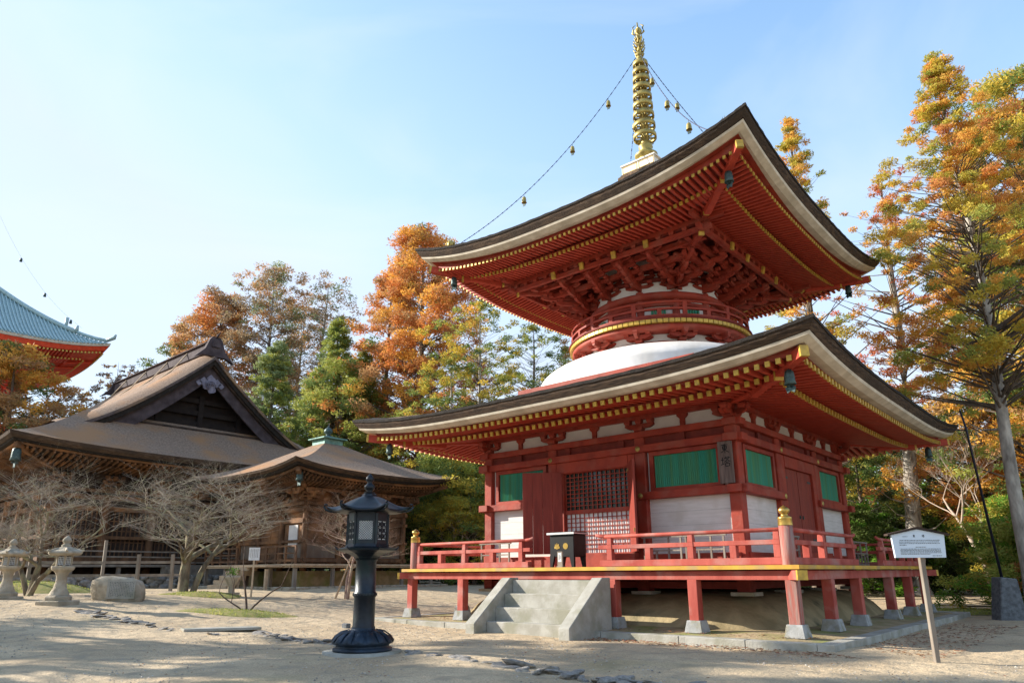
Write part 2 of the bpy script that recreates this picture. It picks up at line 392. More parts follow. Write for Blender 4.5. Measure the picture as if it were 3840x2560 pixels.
# inner supports under the body
for x in (-4.43, -1.5, 1.5, 4.43):
    for y in (-4.43, -1.5, 1.5, 4.43):
        if max(abs(x), abs(y)) > 4:
            g = MB(); g.box((x, y, 1.3), (.34, .34, .62)); p = g.build('column_base', 'red_dark', pag)
            b = MB(); b.box((x, y, 1.0), (.6, .6, .09)); b.build('stone_base', 'stone', p)
g = MB()
for k in range(4): g.bb(SD(k, -4.5, 4.35, 1.12), SD(k, 4.5, 4.51, 1.30))
g.build('ground_tie', 'red_dark', pag)
# ---- deck
for k in range(4):
    g = MB(); e = 6.14 if k % 2 else 6.42
    g.bb(SD(k, -e, 6.16, 1.365), SD(k, e, 6.41, 1.575)); g.build('deck_beam', 'red_faded', pag, bevel=.008)
g = MB()
for k in range(4):   # floorboards run outward
    n = 44; i0 = -6.46
    wd = 12.92/n
    for i in range(n):
        s = -6.46+wd*(i+.5)
        a = max(4.5, abs(s)) if abs(s) > 4.5 else 4.5
        if 6.47-a < .05: continue
        c = SD(k, s, (a+6.46)/2, 1.645); d = (wd-.008, 6.46-a, .08) if k % 2 == 0 else (6.46-a, wd-.008, .08)
        g.box(c, d)
g.build('floorboards', 'red_faded', pag)
for k in range(4):
    g = MB(); eave_strip(g, [(6.56, 1.69), (6.46, 1.695), (6.46, 1.60), (6.56, 1.60)], lambda t: 0, k, n=8); g.build('deck_edge', 'ochre', pag)
for sx, sy in ((1, -1), (-1, -1), (1, 1), (-1, 1)):
    g = MB(); d = Vector((sx, sy, 0)).normalized(); p = d*8.6
    g.beam((p.x, p.y, 1.475), (p.x+d.x*.80, p.y+d.y*.80, 1.475), .22, .20, 0, capq=1); g.build('corner_beam', ['red_faded', 'gold'], pag)
# ---- railings
for k in range(4):
    for sg in (-1, 1):
        g = MB(); O = 6.24
        a, b = 1.25, 6.12
        def bx(s0, s1, z0, z1, w_): g.bb(SD(k, sg*s0, O-w_/2, z0), SD(k, sg*s1, O+w_/2, z1))
        bx(a, b, 1.70, 1.86, .17); bx(a-.06, b, 2.145, 2.255, .13)
        g.tube([SD(k, sg*(a+.12), O, 2.475), SD(k, sg*(a+2), O, 2.475), SD(k, sg*b, O, 2.475)], [.05, .05, .05], 8)
        g.tube([SD(k, sg*(a-.16), O, 2.53), SD(k, sg*(a+.0), O, 2.49), SD(k, sg*(a+.14), O, 2.475)], [.045, .05, .05], 8)
        rl = g.build('railing', 'red_faded', pag, bevel=.008)
        for s, full in ((6.03, 1), (4.99, 0), (3.9, 1), (2.71, 0), (1.55, 1)):
            g = MB(); z1 = 2.43 if full else 2.145
            g.box(SD(k, sg*s, O, (1.86+2.145)/2), (.16, .16, .285))
            if full: g.box(SD(k, sg*s, O, (2.255+z1)/2), (.15, .15, z1-2.255), top=.85); g.box(SD(k, sg*s, O, 2.20), (.16, .16, .112))
            g.build('rail_post', 'red_faded', rl, bevel=.008)
for sx, sy in ((1, -1), (-1, -1), (1, 1), (-1, 1)):
    g = MB(); c = (sx*6.25, sy*6.25, 0)
    g.lathe([(.155, 1.69), (.155, 1.8), (.15, 2.56), (0, 2.56)], 20, c); nw = g.build('newel_post', 'red_worn', pag)
    g = MB(); g.lathe([(.158, 2.555), (.160, 2.575), (.152, 2.70), (.158, 2.71), (.150, 2.74), (.085, 2.765), (.075, 2.80), (.10, 2.825), (.128, 2.87), (.125, 2.91), (.09, 2.95), (.035, 2.985), (.0, 3.01)], 24, c); g.build('giboshi_cap', 'gold_metal', nw)
# ---- wall frame
CW = 4.43
CS = [-4.43, -1.62, 1.62, 4.43]
for k in range(4):
    for s in CS[:-1]:
        g = MB(); g.box(SD(k, s, CW, (1.45+5.6)/2), (.34, .34, 4.15)); g.build('column', 'red', pag, bevel=.03)
for k in range(4):
    for nm, z0, z1, o, mt, ext in (('sill_beam', 1.70, 2.04, 4.64, 'red', 4.64), ('waist_beam', 3.565, 3.775, 4.68, 'red', 4.80), ('lintel_beam', 4.93, 5.14, 4.69, 'red', 4.80), ('head_beam', 5.37, 5.555, 4.67, 'red', 4.78)):
        g = MB(); z0 += .003*(k % 2); z1 += .003*(k % 2); ee = ext if k % 2 == 0 else ext-.002
        if nm in ('waist_beam',): 
            for a, b in ((-ee, -1.44), (1.44, ee)): g.bb(SD(k, a, 4.30, z0), SD(k, b, o, z1))
        elif nm == 'sill_beam': g.bb(SD(k, -4.46, 4.28, z0), SD(k, 4.46, o, z1))
        else: g.bb(SD(k, -ee, 4.30, z0), SD(k, ee, o, z1))
        bm = g.build(nm, mt, pag, bevel=.01)
        if nm == 'waist_beam':
            h1 = MB(); h1.bb(SD(k, -ee, 4.30, z0), SD(k, -1.44, o, z1)); bpy.data.objects.remove(bm)
            h1.build(nm, mt, pag, bevel=.01)
            h1 = MB(); h1.bb(SD(k, 1.44, 4.30, z0), SD(k, ee, o, z1)); bm = h1.build(nm, mt, pag, bevel=.01)
        if nm in ('waist_beam', 'lintel_beam'):
            for s in (-4.40, -1.62, 1.62, 4.40):
                q = MB(); c = SD(k, s, o, (z0+z1)/2); q.lathe([(.0, .03), (.03, .028), (.045, .014), (.075, .012), (.08, 0)], 12, (0, 0, 0))
                a = k*PI/2
                q.v = [(c[0]+x*math.cos(a)+z*math.sin(a), c[1]+x*math.sin(a)-z*math.cos(a), c[2]+y) for x, y, z in q.v]
                q.build('boss', 'gilt', bm)
    g = MB(); g.bb(SD(k, -4.45, 4.42, 5.14), SD(k, 4.45, 4.52, 5.37)); 
    for s in (-3, -1.0, 1.0, 3): g.bb(SD(k, s-.1, 4.5, 5.14), SD(k, s+.1, 4.6, 5.37))
    g.build('transom_board', 'red_dark', pag)
# ---- bays
def slats(k, s0, s1, z0, z1, O):
    g = MB(); n = int((s1-s0)/.062); r = random.Random(int(s0*10)+k)
    for i in range(n):
        a = s0+(s1-s0)*i/n; b = s0+(s1-s0)*(i+1)/n; m_ = (a+b)/2
        vs = [SD(k, a, O-.03, z0), SD(k, m_, O, z0), SD(k, b, O-.03, z0), SD(k, a, O-.03, z1), SD(k, m_, O, z1), SD(k, b, O-.03, z1)]
        g.add(vs, [(0, 1, 4, 3), (1, 2, 5, 4)])
    return g
for k in range(4):
    for sg in (-1, 1):
        a, b = sg*1.79, sg*4.26
        g = MB(); g.bb(SD(k, a, 4.36, 2.04), SD(k, b, 4.44, 3.565))
        for i in range(1, 4): g.bb(SD(k, a, 4.438, 2.04+.38*i-.002), SD(k, b, 4.441, 2.04+.38*i+.002), 1)
        g.build('wall_board', ['board', 'stone_dark'], pag)
        g = MB(); g.bb(SD(k, a, 4.34, 3.775), SD(k, b, 4.42, 4.93)); g.build('plaster_strip', 'plaster', pag)
        g = MB()
        sa, sb = sorted((sg*1.90, sg*4.10))
        for z0, z1 in ((3.777, 3.88), (4.80, 4.925)): g.bb(SD(k, sa, 4.40, z0), SD(k, sb, 4.56, z1))
        for s in (sa, sb): g.bb(SD(k, s-.0 if s == sa else s-.13, 4.40, 3.88), SD(k, s+.13 if s == sa else s, 4.56, 4.80))
        wn = g.build('window', 'red', pag, bevel=.006)
        slats(k, sa+.13, sb-.13, 3.88, 4.80, 4.50).build('green_slats', 'green', wn)
# front doorway: open leaves and lattice screens
def leaf(k, hs, ho, ds, do, wd, z0=2.10, z1=4.62, fitting=True):
    g = MB(); h = Vector(SD(k, hs, ho, 0)); e = Vector(SD(k, hs+ds*wd, ho+do*wd, 0)); d = (e-h).normalized(); n = Vector((-d.y, d.x, 0))
    P = lambda u, z, t: h+d*u+n*t+Vector((0, 0, z))
    def bx(u0, u1, za, zb, t0, t1, mi=0):
        vs = [P(u, z, t) for z in (za, zb) for u, t in ((u0, t0), (u1, t0), (u1, t1), (u0, t1))]
        g.add(vs, [(3, 2, 1, 0), (4, 5, 6, 7), (0, 1, 5, 4), (1, 2, 6, 5), (2, 3, 7, 6), (3, 0, 4, 7)], mi)
    nb = 4
    for i in range(nb): bx(wd*i/nb+.002, wd*(i+1)/nb-.002, z0, z1, -.03, .03)
    o = g.build('door_leaf', 'red_door', pag, bevel=.004)
    g = MB()
    for z in (z0+.18, z1-.18): bx(.0, .32, z-.035, z+.035, -.042, -.03)
    bx(wd-.12, wd-.07, 2.62, 2.72, -.06, -.03)
    g.build('door_fitting', 'gilt' if fitting else 'bronze_bell', o)
leaf(0, -1.22, 4.62, -.80, .60, 1.25)
leaf(0, 1.22, 4.62, .62, .78, 1.25)
for k in range(4):
    for sg in (-1, 1):
        g = MB(); g.bb(SD(k, sg*1.20, 4.32, 2.04), SD(k, sg*1.45, 4.58, 4.93)); g.build('door_jamb', 'red', pag, bevel=.01)
    g = MB(); g.bb(SD(k, -1.2, 4.34, 4.58), SD(k, 1.2, 4.60, 4.93)); g.build('door_lintel', 'red', pag, bevel=.01); g = MB(); g.bb(SD(k, -1.45, 4.644, 1.703), SD(k, 1.45, 4.86, 2.09)); g.build('threshold', 'red', pag, bevel=.01)
    if k:
        for sg in (-1, 1):
            g = MB()
            for i in range(4): g.bb(SD(k, sg*(.02+i*.295), 4.44, 2.09), SD(k, sg*(.02+(i+1)*.295-.004), 4.50, 4.58))
            d = g.build('door_leaf', 'red_door', pag)
            q = MB()
            for z in (2.5, 4.3): q.bb(SD(k, sg*.85, 4.50, z-.03), SD(k, sg*1.15, 4.512, z+.03))
            q.bb(SD(k, sg*.10, 4.50, 3.1), SD(k, sg*.16, 4.53, 3.2)); q.build('door_fitting', 'bronze_bell', d)
            q = MB(); 
for z0, z1, back, nm, nz_ in ((3.42, 4.56, 'glass', 'lattice_window', 9), (2.12, 3.30, 'paper', 'paper_lattice', 9)):
    g = MB(); nx_ = 14
    g.bb((-1.19, -4.44, z0-.06), (1.19, -4.52, z0+.0)); g.bb((-1.19, -4.44, z1), (1.19, -4.52, z1+.06))
    for i in range(nx_+1):
        x = -1.17+2.34*i/nx_; g.bb((x-.012, -4.46, z0), (x+.012, -4.485, z1))
    for i in range(1, nz_):
        z = z0+(z1-z0)*i/nz_; g.bb((-1.18, -4.463, z-.011), (1.18, -4.482, z+.011))
    lw = g.build(nm, 'red', pag)
    g = MB(); g.bb((-1.19, -4.42, z0), (1.19, -4.44, z1)); g.build('pane', back, lw)
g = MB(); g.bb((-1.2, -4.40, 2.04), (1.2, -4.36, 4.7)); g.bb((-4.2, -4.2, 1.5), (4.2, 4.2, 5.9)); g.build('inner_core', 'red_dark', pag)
# hanging plaque 東塔
g = MB(); g.box((4.315, -4.735, 4.36), (.40, .06, 1.12)); pl = g.build('name_plaque', 'plaque_wood', pag, bevel=.008)
def strokes(g, O, U, V, N_, sc, data, th=.004, wd=.05):
    O, U, V, N_ = Vector(O), Vector(U), Vector(V), Vector(N_)
    for st in data:
        for (x0, y0), (x1, y1) in zip(st[:-1], st[1:]):
            p = O+(U*x0+V*y0)*sc; q = O+(U*x1+V*y1)*sc; d = (q-p)
            if d.length < 1e-6: continue
            d.normalize(); n = N_.cross(d); a = wd*sc/2; b = a*.72
            vs = [p-n*a-d*a*.4, q-n*b+d*b*.3, q+n*b+d*b*.3, p+n*a-d*a*.4]
            g.add([v+N_*.001 for v in vs]+[v+N_*th for v in vs], [(3, 2, 1, 0), (4, 5, 6, 7), (0, 1, 5, 4), (1, 2, 6, 5), (2, 3, 7, 6), (3, 0, 4, 7)])
HIGASHI = [[(.15, .86), (.85, .88)], [(.27, .72), (.27, .42)], [(.27, .72), (.74, .73), (.72, .43)], [(.28, .575), (.72, .58)], [(.28, .43), (.72, .44)], [(.5, 1.0), (.5, .0)], [(.48, .42), (.3, .2), (.08, .08)], [(.52, .42), (.72, .2), (.95, .06)]]
TOU = [[(.04, .66), (.34, .68)], [(.19, .92), (.19, .25)], [(.02, .20), (.36, .30)], [(.40, .84), (.98, .86)], [(.56, .98), (.56, .74)], [(.80, .98), (.80, .74)], [(.68, .72), (.55, .55), (.38, .46)], [(.68, .72), (.82, .56), (.99, .48)], [(.54, .44), (.84, .45)], [(.48, .30), (.48, .02)], [(.48, .30), (.88, .31), (.87, .03)], [(.48, .04), (.87, .05)]]
g = MB()
strokes(g, (4.195, -4.766, 4.60), (1, 0, 0), (0, 0, 1), (0, -1, 0), .25, HIGASHI, wd=.10)
strokes(g, (4.185, -4.766, 4.24), (1, 0, 0), (0, 0, 1), (0, -1, 0), .27, TOU, wd=.09)
g.build('plaque_writing', 'black', pl)
# ---- frieze, brackets, struts under lower eave
def arm_poly(w_, h, r=.1):
    pts = [(-w_, h), (-w_, h*.55)]
    for i in range(6):
        a = i/5; pts.append((-w_+.02+r*1.5*a, h*.5*(1-a)**1.6))
    pts += [(-x, y) for x, y in reversed(pts)]
    return pts
def block(g, c, w_=.24, h=.13, mi=0):
    g.box((c[0], c[1], c[2]+h*.25), (w_*.72, w_*.72, h*.5), mi, top=1.38); g.box((c[0], c[1], c[2]+h*.75), (w_, w_, h*.5), mi)
def dirs(k): return Vector(SD(k, 1, 0, 0)), Vector(SD(k, 0, 1, 0))
for k in range(4):
    u, o_ = dirs(k)
    g = MB(); g.bb(SD(k, -4.44, 4.38, 5.54), SD(k, 4.44, 4.44, 6.1)); g.build('frieze', 'plaster', pag)
    g = MB(); ee = 4.75 if k % 2 else 4.748
    g.bb(SD(k, -ee, 4.40, 5.93+.002*(k % 2)), SD(k, ee, 4.60, 6.06+.002*(k % 2))); g.build('eave_purlin', 'red', pag)
    for s in CS:
        g = MB()
        block(g, SD(k, s, 4.49, 5.56), .30, .14)
        c = Vector(SD(k, s, 4.44, 5.67)); g.prism(arm_poly(.48, .13), c, u, (0, 0, 1), .11)
        for d in (-.38, 0, .38): block(g, SD(k, s+d, 4.50, 5.80), .20, .13)
        if abs(s) > 4 and s > 0:
            for kk in (k, k+1): 
                uu, oo = dirs(kk)
                g.prism(arm_poly(.40, .13), Vector(SD(k, 4.43, 4.43, 5.67))+oo*.1, oo, (0, 0, 1), .12)
                e = Vector(SD(k, 4.45, 4.45, 5.80))+oo*.42; block(g, e, .20, .13)
        g.build('bracket_set', 'red', pag)
    for s in (-3.02, 0, 3.02):
        g = MB(); c = Vector(SD(k, s, 4.44, 5.555))
        g.prism([(-.07, 0), (.07, 0), (.07, .22), (.16, .30), (.16, .375), (-.16, .375), (-.16, .30), (-.07, .22)], c, u, (0, 0, 1), .09)
        g.build('frieze_strut', 'red', pag)
# ---- lower eave
LL = 7.89
liftL = lambda t: .40*abs(t)**3.4
indiv = []; rest = MB()
for k in range(4):
    fl = rafter_list(k, 0, .242, 5.7, 7.35, 6.06, 5.86, lambda t: liftL(t)*.62, 7.35, 7.12, .1, .12)
    ba = rafter_list(k, 0, .242, 4.5, 6.45, 6.12, 5.77, lambda t: liftL(t)*.5, 6.45, 6.25, .1, .12)
    for r_ in fl: indiv.append((r_, .105, .12, 0))
    for r_ in ba: indiv.append((r_, .11, .13, 1))
def rank(e):
    (k, s, p, q), _, _, typ = e
    return (Vector(q)-CAMP).length*(1 if k in (0, 1) else 3)*(1 if typ == 0 else 1.02)
indiv.sort(key=rank)
UU = 6.463
liftU = lambda t: .80*abs(t)**2.7
indU = []
for k in range(4):
    fl = rafter_list(k, 0, .185, 4.6, 5.9, 12.20, 12.02, lambda t: liftU(t)*.68, 5.9, 5.72, .1, .12)
    ba = rafter_list(k, 0, .185, 3.7, 5.05, 12.18, 11.93, lambda t: liftU(t)*.46, 5.05, 4.88, .1, .12)
    for r_ in fl: indU.append((r_, .075, .085, 0))
    for r_ in ba: indU.append((r_, .085, .10, 1))
for e in indiv[:100]:
    (k, s, p, q), w_, h, typ = e
    g = MB(); g.beam(p, q, w_, h, 0, capq=1); g.build('rafter', ['red_rafter', 'gold'], pag)
for e in indiv[100:]+indU:
    (k, s, p, q), w_, h, typ = e; rest.beam(p, q, w_, h, 0, capq=1)
rest.build('rafter', ['red_rafter', 'gold'], pag, kind='stuff')
def eave_parts(tagn, L, z0, lift, thick, wthick, Rf, zf, lf, Rb, zb, lb, Ri, zi, tp, inner, prof, brd=.10):
    roof = MB(); edge = MB(); topl = MB(); wh = MB(); rd = MB(); sof = MB()
    for k in range(4):
        roof_top(roof, L, z0, prof, inner, lift, k)
        eave_strip(edge, [(L, z0+.004), (L-.035, z0-thick*.5), (L-.14, z0-thick), (L-.7, z0-thick+.06), (L-.5, z0+.05)], lift, k, jit=.012, n=90)
        eave_strip(topl, [(L+.012, z0+.03), (L+.012, z0-.055), (L-.4, z0-.05), (L-.6, z0+.12)], lift, k, jit=.008, n=90)
        wl = (L-.15, z0-thick-.004)
        eave_strip(wh, [wl, (wl[0]-.03, wl[1]-wthick*.45), (wl[0]-.20, wl[1]-wthick, .94), (wl[0]-.5, wl[1]-wthick+.02, .94), (wl[0]-.5, wl[1])], lambda t: lift(t)*.97, k)
        # red fascia boards over flying rafters and over base rafters
        eave_strip(rd, [(Rf-.06, zf+.05, lf), (Rf-.06, zf+.05+brd, lf+.18), (Rf-.26, zf+.05+brd, lf+.18), (Rf-.26, zf+.05, lf)], lift, k)
        eave_strip(rd, [(wl[0]-.25, wl[1]-wthick+.02, .90), (Rf-.03, zf+.05+brd*.9, lf+.16), (Rf-.30, zf+.05+brd*.9, lf+.16)], lift, k)
        eave_strip(rd, [(Rb-.05, zb+.06, lb), (Rb-.05, zb+.13, lb), (Rb-.20, zb+.13, lb), (Rb-.20, zb+.06, lb)], lift, k)
        # soffit boards
        for (ra, za, la, rb, zb_, lb_) in ((Rf-.05, zf+.055, lf, Rb-.6, zb+.22, lb*.6), (Rb-.05, zb+.065, lb, Ri, zi+.065, 0)):
            n = 36; vs = []
            for j in range(5):
                f = j/4; o = ra+(rb-ra)*f
                for i in range(n+1):
                    t = 2*i/n-1; s = t*o
                    lft = lift(s/ra)*(la)*max(0, (1-f))**.7 if la else 0
                    vs.append(SD(k, s, o, za+(zb_-za)*f+lft+.006))
            sof.add(vs, [(j*(n+1)+i, j*(n+1)+i+1, (j+1)*(n+1)+i+1, (j+1)*(n+1)+i) for j in range(4) for i in range(n)], 0, True)
    rf = roof.build('thatched_roof', 'thatch', pag)
    edge.build('thatch_edge', 'thatch_edge', rf); topl.build('top_layer', 'thatch_dark', rf); wh.build('eave_fascia', 'white_eave', rf)
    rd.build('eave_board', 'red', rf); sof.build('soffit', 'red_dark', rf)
    # hip beams
    for sx, sy in ((1, -1), (-1, -1), (1, 1), (-1, 1)):
        hb = MB()
        hb.beam((sx*Ri*.95, sy*Ri*.95, zi-.02), (sx*(Rb+.16), sy*(Rb+.16), zb+lift(1)*lb-.02), .20, .26, 0, capq=1)
        hb.beam((sx*(Rb-.9), sy*(Rb-.9), zb+.12), (sx*(Rf+.17), sy*(Rf+.17), zf+lift(1)*lf+.02), .19, .24, 0, capq=1)
        hb.build('hip_beam', ['red_rafter', 'gold'], pag)
    return rf
rfL = eave_parts('lower', LL, 6.35, liftL, .25, .15, 7.35, 5.86, .62, 6.45, 5.77, .5, 4.5, 6.12, 0, 4.2,
                 lambda d: .30*min(d, 3.15))
rfU = eave_parts('upper', UU, 12.60, liftU, .28, .15, 5.9, 12.02, .68, 5.05, 11.93, .46, 3.7, 12.18, 0, .45,
                 lambda d: 4.1*(d/5.9)**1.5, brd=.12)
for k in range(4):
    g = MB(); g.bb(SD(k, -2.8, 4.74, 7.2), SD(k, 3.7 if k == 0 else 2.8, 4.86, 7.51)); g.build('roof_curb', 'red', pag)
g = MB(); g.box((0, 0, 7.3), (9.4, 9.4, .12)); g.build('roof_deck', 'thatch', pag)
# ---- dome
g = MB(); n_, R_, h_ = 1.8, 4.45, 1.2; pr = [(4.58, 7.3), (4.50, 7.7)]
for i in range(30):
    r_ = R_*math.sin(PI/2*(1-i/29*.62)); 
    if r_ < 2.5: break
    pr.append((r_, 8.05+h_*max(0, 1-(r_/R_)**n_)**(1/n_)))
pr.append((2.45, pr[-1][1]+.01)); ztop = pr[-1][1]
g.lathe(pr, 96); dm = g.build('white_dome', 'dome', pag)
g = MB(); g.lathe([(2.66, ztop-.12), (2.72, ztop-.06), (2.70, ztop+.02), (2.5, ztop+.03)], 96); g.build('dome_top_rim', 'red', dm)
# ---- neck: white cylinder, brackets, balcony
g = MB(); g.lathe([(2.60, ztop-.1), (2.62, 9.5)], 72); g.build('neck_wall', 'plaster', pag)
for i in range(12):
    a = R(15+30*i); g = MB(); u = Vector((-math.sin(a), math.cos(a), 0)); o_ = Vector((math.cos(a), math.sin(a), 0))
    def bl(s, o, z, w_=.2, h=.12):
        q = MB(); block(q, (0, 0, 0), w_, h); p = o_*o+u*s
        g.add([(p.x+x*o_.x+y*u.x, p.y+x*o_.y+y*u.y, z+zz) for x, y, zz in q.v], q.f)
    bl(0, 2.74, ztop-.02, .26, .13)
    g.prism(arm_poly(.46, .13, .12), o_*2.68+Vector((0, 0, ztop+.09)), -u, (0, 0, 1), -.15 if False else .13)
    g.prism(arm_poly(.46, .13, .12), o_*2.95+Vector((0, 0, ztop+.09)), -u, (0, 0, 1), .10)
    g.prism(arm_poly(.36, .13, .12), o_*2.85+u*.055+Vector((0, 0, ztop+.09)), o_, (0, 0, 1), .11)
    for s in (-.37, 0, .37): bl(s, 2.96, ztop+.21, .19, .12)
    bl(0, 3.14, ztop+.21, .18, .12)
    g.build('bracket_set', 'red', pag)
g = MB(); g.lathe([(2.6, 9.28), (3.20, 9.28), (3.22, 9.45), (2.7, 9.47)], 96); g.build('balcony_ring_beam', 'red', pag)
g = MB(); N_ = 108
for i in range(N_):
    a = 2*PI*i/N_; g.box((3.16*math.cos(a), 3.16*math.sin(a), 9.535), (.30, .165, .12), 0, rz=a)
g.build('balcony_joists', 'gold', pag, kind='stuff')
g = MB(); g.lathe([(2.4, 9.60), (3.34, 9.60), (3.35, 9.665), (2.4, 9.67)], 96); g.build('balcony_floor', 'red_dark', pag)
g = MB(); g.lathe([(3.06, 9.45), (3.06, 9.6)], 96); g.build('balcony_core', 'red_dark', pag)
g = MB()
g.lathe([(3.14, 9.672), (3.26, 9.672), (3.26, 9.76), (3.14, 9.76), (3.14, 9.672)], 96, sm=False)
g.lathe([(3.15, 9.93), (3.25, 9.93), (3.25, 10.0), (3.15, 10.0), (3.15, 9.93)], 96, sm=False)
g.lathe([(3.16, 10.20), (3.20, 10.17), (3.24, 10.20), (3.24, 10.24), (3.20, 10.27), (3.16, 10.24), (3.16, 10.2)], 96)
rl = g.build('balcony_railing', 'red', pag)
for i in range(24):
    a = R(15+15*i); g = MB(); z1 = 10.19 if i % 2 == 0 else 9.95
    g.box((3.2*math.cos(a), 3.2*math.sin(a), (9.75+z1)/2), (.10, .14, z1-9.75), 0, rz=a); g.build('rail_post', 'red', rl)
# upper drum
g = MB(); g.lathe([(2.30, 9.6), (2.30, 12.2)], 72); g.build('drum_wall', 'plaster', pag)
for i in range(12):
    a = R(15+30*i); g = MB(); g.lathe([(.13, 9.65), (.13, 10.95)], 12, (2.32*math.cos(a), 2.32*math.sin(a), 0)); g.build('drum_column', 'red', pag)
    a = R(30*i); q = MB()
    if i % 3 == 0:
        q.box((2.34*math.cos(a), 2.34*math.sin(a), 10.12), (.08, .8, .88), 0, rz=a); q.build('drum_door', 'red_door', pag)
    else:
        for j in range(5): 
            b = a+R((j-2)*2.6); q.box((2.33*math.cos(b), 2.33*math.sin(b), 10.1), (.08, .07, .4), 0, rz=b)
        q.build('drum_window', 'green', pag)
g = MB(); g.lathe([(2.3, 10.62), (2.50, 10.62), (2.52, 10.80), (2.50, 10.86), (2.3, 10.86)], 96); g.lathe([(2.3, 10.38), (2.42, 10.38), (2.42, 10.5), (2.3, 10.5)], 96); g.build('drum_ring_beam', 'red', pag)
g = MB(); g.lathe([(2.30, 11.30), (2.44, 11.30), (2.44, 11.42), (2.3, 11.42)], 96); g.lathe([(2.30, 11.62), (2.44, 11.62), (2.44, 11.74), (2.3, 11.74)], 96); g.build('drum_ring_beam', 'red_dark', pag)
# small wall brackets between columns on drum
for i in range(12):
    a = R(15+30*i); g = MB(); u = Vector((-math.sin(a), math.cos(a), 0)); o_ = Vector((math.cos(a), math.sin(a), 0))
    for zz, ww in ((11.10, .50), (11.44, .58)):
        g.prism(arm_poly(ww, .14, .16), o_*2.30+Vector((0, 0, zz)), -u, (0, 0, 1), .13)
        for s in (-ww+.1, ww-.1):
            p = o_*2.40+u*s; g.box((p.x, p.y, zz+.17), (.16, .16, .1), 0, rz=a)
    g.build('wall_bracket', 'red', pag)
# ---- stepped bracket arms carrying the square purlin
def step_arm(g, s0, k, O0, O1, n, z0, z1, cross=True, diag=None):
    if diag is None: u, o_ = dirs(k); base = u*s0
    else: o_ = Vector(diag).normalized(); u = Vector((-o_.y, o_.x, 0)); base = Vector((0, 0, 0))
    a = math.atan2(o_.y, o_.x)
    for j in range(n):
        f = (j+1)/n; o = O0+(O1-O0)*f; z = z0+(z1-z0)*f-.14
        pts = [(0, .15), (o-O0+.42, .15), (o-O0+.42, .10)]
        L_ = o-O0+.42
        for i in range(7): pts.append((L_-.02-.24*i/6, .08*(1-(i/6))**1.8))
        pts.append((0, 0)); pts.reverse()
        c = base+o_*(O0-.2)+Vector((0, 0, z)); c += u*.055
        g.prism([(x, y) for x, y in pts], c, o_, (0, 0, 1), .11)
        p = base+o_*(o+.08)
        q = MB(); block(q, (0, 0, 0), .19, .13); g.add([(p.x+x*math.cos(a)-y*math.sin(a), p.y+x*math.sin(a)+y*math.cos(a), z+.15+zz) for x, y, zz in q.v], q.f)
        if cross and j < n:
            p2 = base+o_*(o+.03)+Vector((0, 0, z+.27))
            ww = .40
            g.prism(arm_poly(ww, .12, .1), p2+o_*.0, -u, (0, 0, 1), .10)
            for s in (-ww+.08, ww-.08):
                p3 = p+u*s; q = MB(); block(q, (0, 0, 0), .16, .11)
                g.add([(p3.x+x*math.cos(a)-y*math.sin(a), p3.y+x*math.sin(a)+y*math.cos(a), z+.39+zz) for x, y, zz in q.v], q.f)
for k in range(4):
    for s in (-1.78, -.62, .62, 1.78):
        g = MB(); o0 = math.sqrt(2.4**2-min(abs(s), 1.75)**2)
        step_arm(g, s, k, o0, 3.45, 4, 10.98, 11.62); b = g.build('stepped_bracket', 'red', pag)
        g = MB(); S0 = SD(k, s*1.0, o0+.3, 12.12); S1 = SD(k, s*1.06, 3.95, 11.80)
        g.beam(S0, S1, .15, .24, 0, capq=1); g.build('tail_rafter', ['red', 'gold'], b)
    d = Vector(SD(k, 1, 1, 0)); g = MB()
    step_arm(g, 0, k, 2.4, 4.75, 4, 10.98, 11.75, diag=d); b = g.build('stepped_bracket', 'red', pag)
    dn = d.normalized()
    for (r0, za, r1, zb, w_, h) in ((2.6, 12.0, 5.30, 11.70, .17, .26), (2.6, 12.3, 5.85, 12.10, .17, .26)):
        g = MB(); g.beam((dn.x*r0, dn.y*r0, za), (dn.x*r1, dn.y*r1, zb), w_, h, 0, capq=1); g.build('tail_rafter', ['red', 'gold'], b)
    u, o_ = dirs(k)
    for O, z, e in ((3.80, 11.97, 4.5), (3.15, 11.72, 3.6), (2.75, 11.50, 3.0)):
        g = MB(); zz = z+.002*(k % 2); g.bb(SD(k, -e, O-.08, zz), SD(k, e, O+.08, zz+.17))
        if O > 3.5:
            for i in range(17):
                s = -3.7+7.4*i/16; block(g, SD(k, s, O, z-.12), .17, .12)
            g.bb(SD(k, -4.1, O-.07, z-.28+zz-z), SD(k, 4.1, O+.07, z-.14+zz-z))
        g.build('bracket_purlin', 'red', pag)
# inner ceiling under upper roof
g = MB(); g.box((0, 0, 12.18), (7.5, 7.5, .04)); g.build('ceiling_board', 'red_dark', pag)
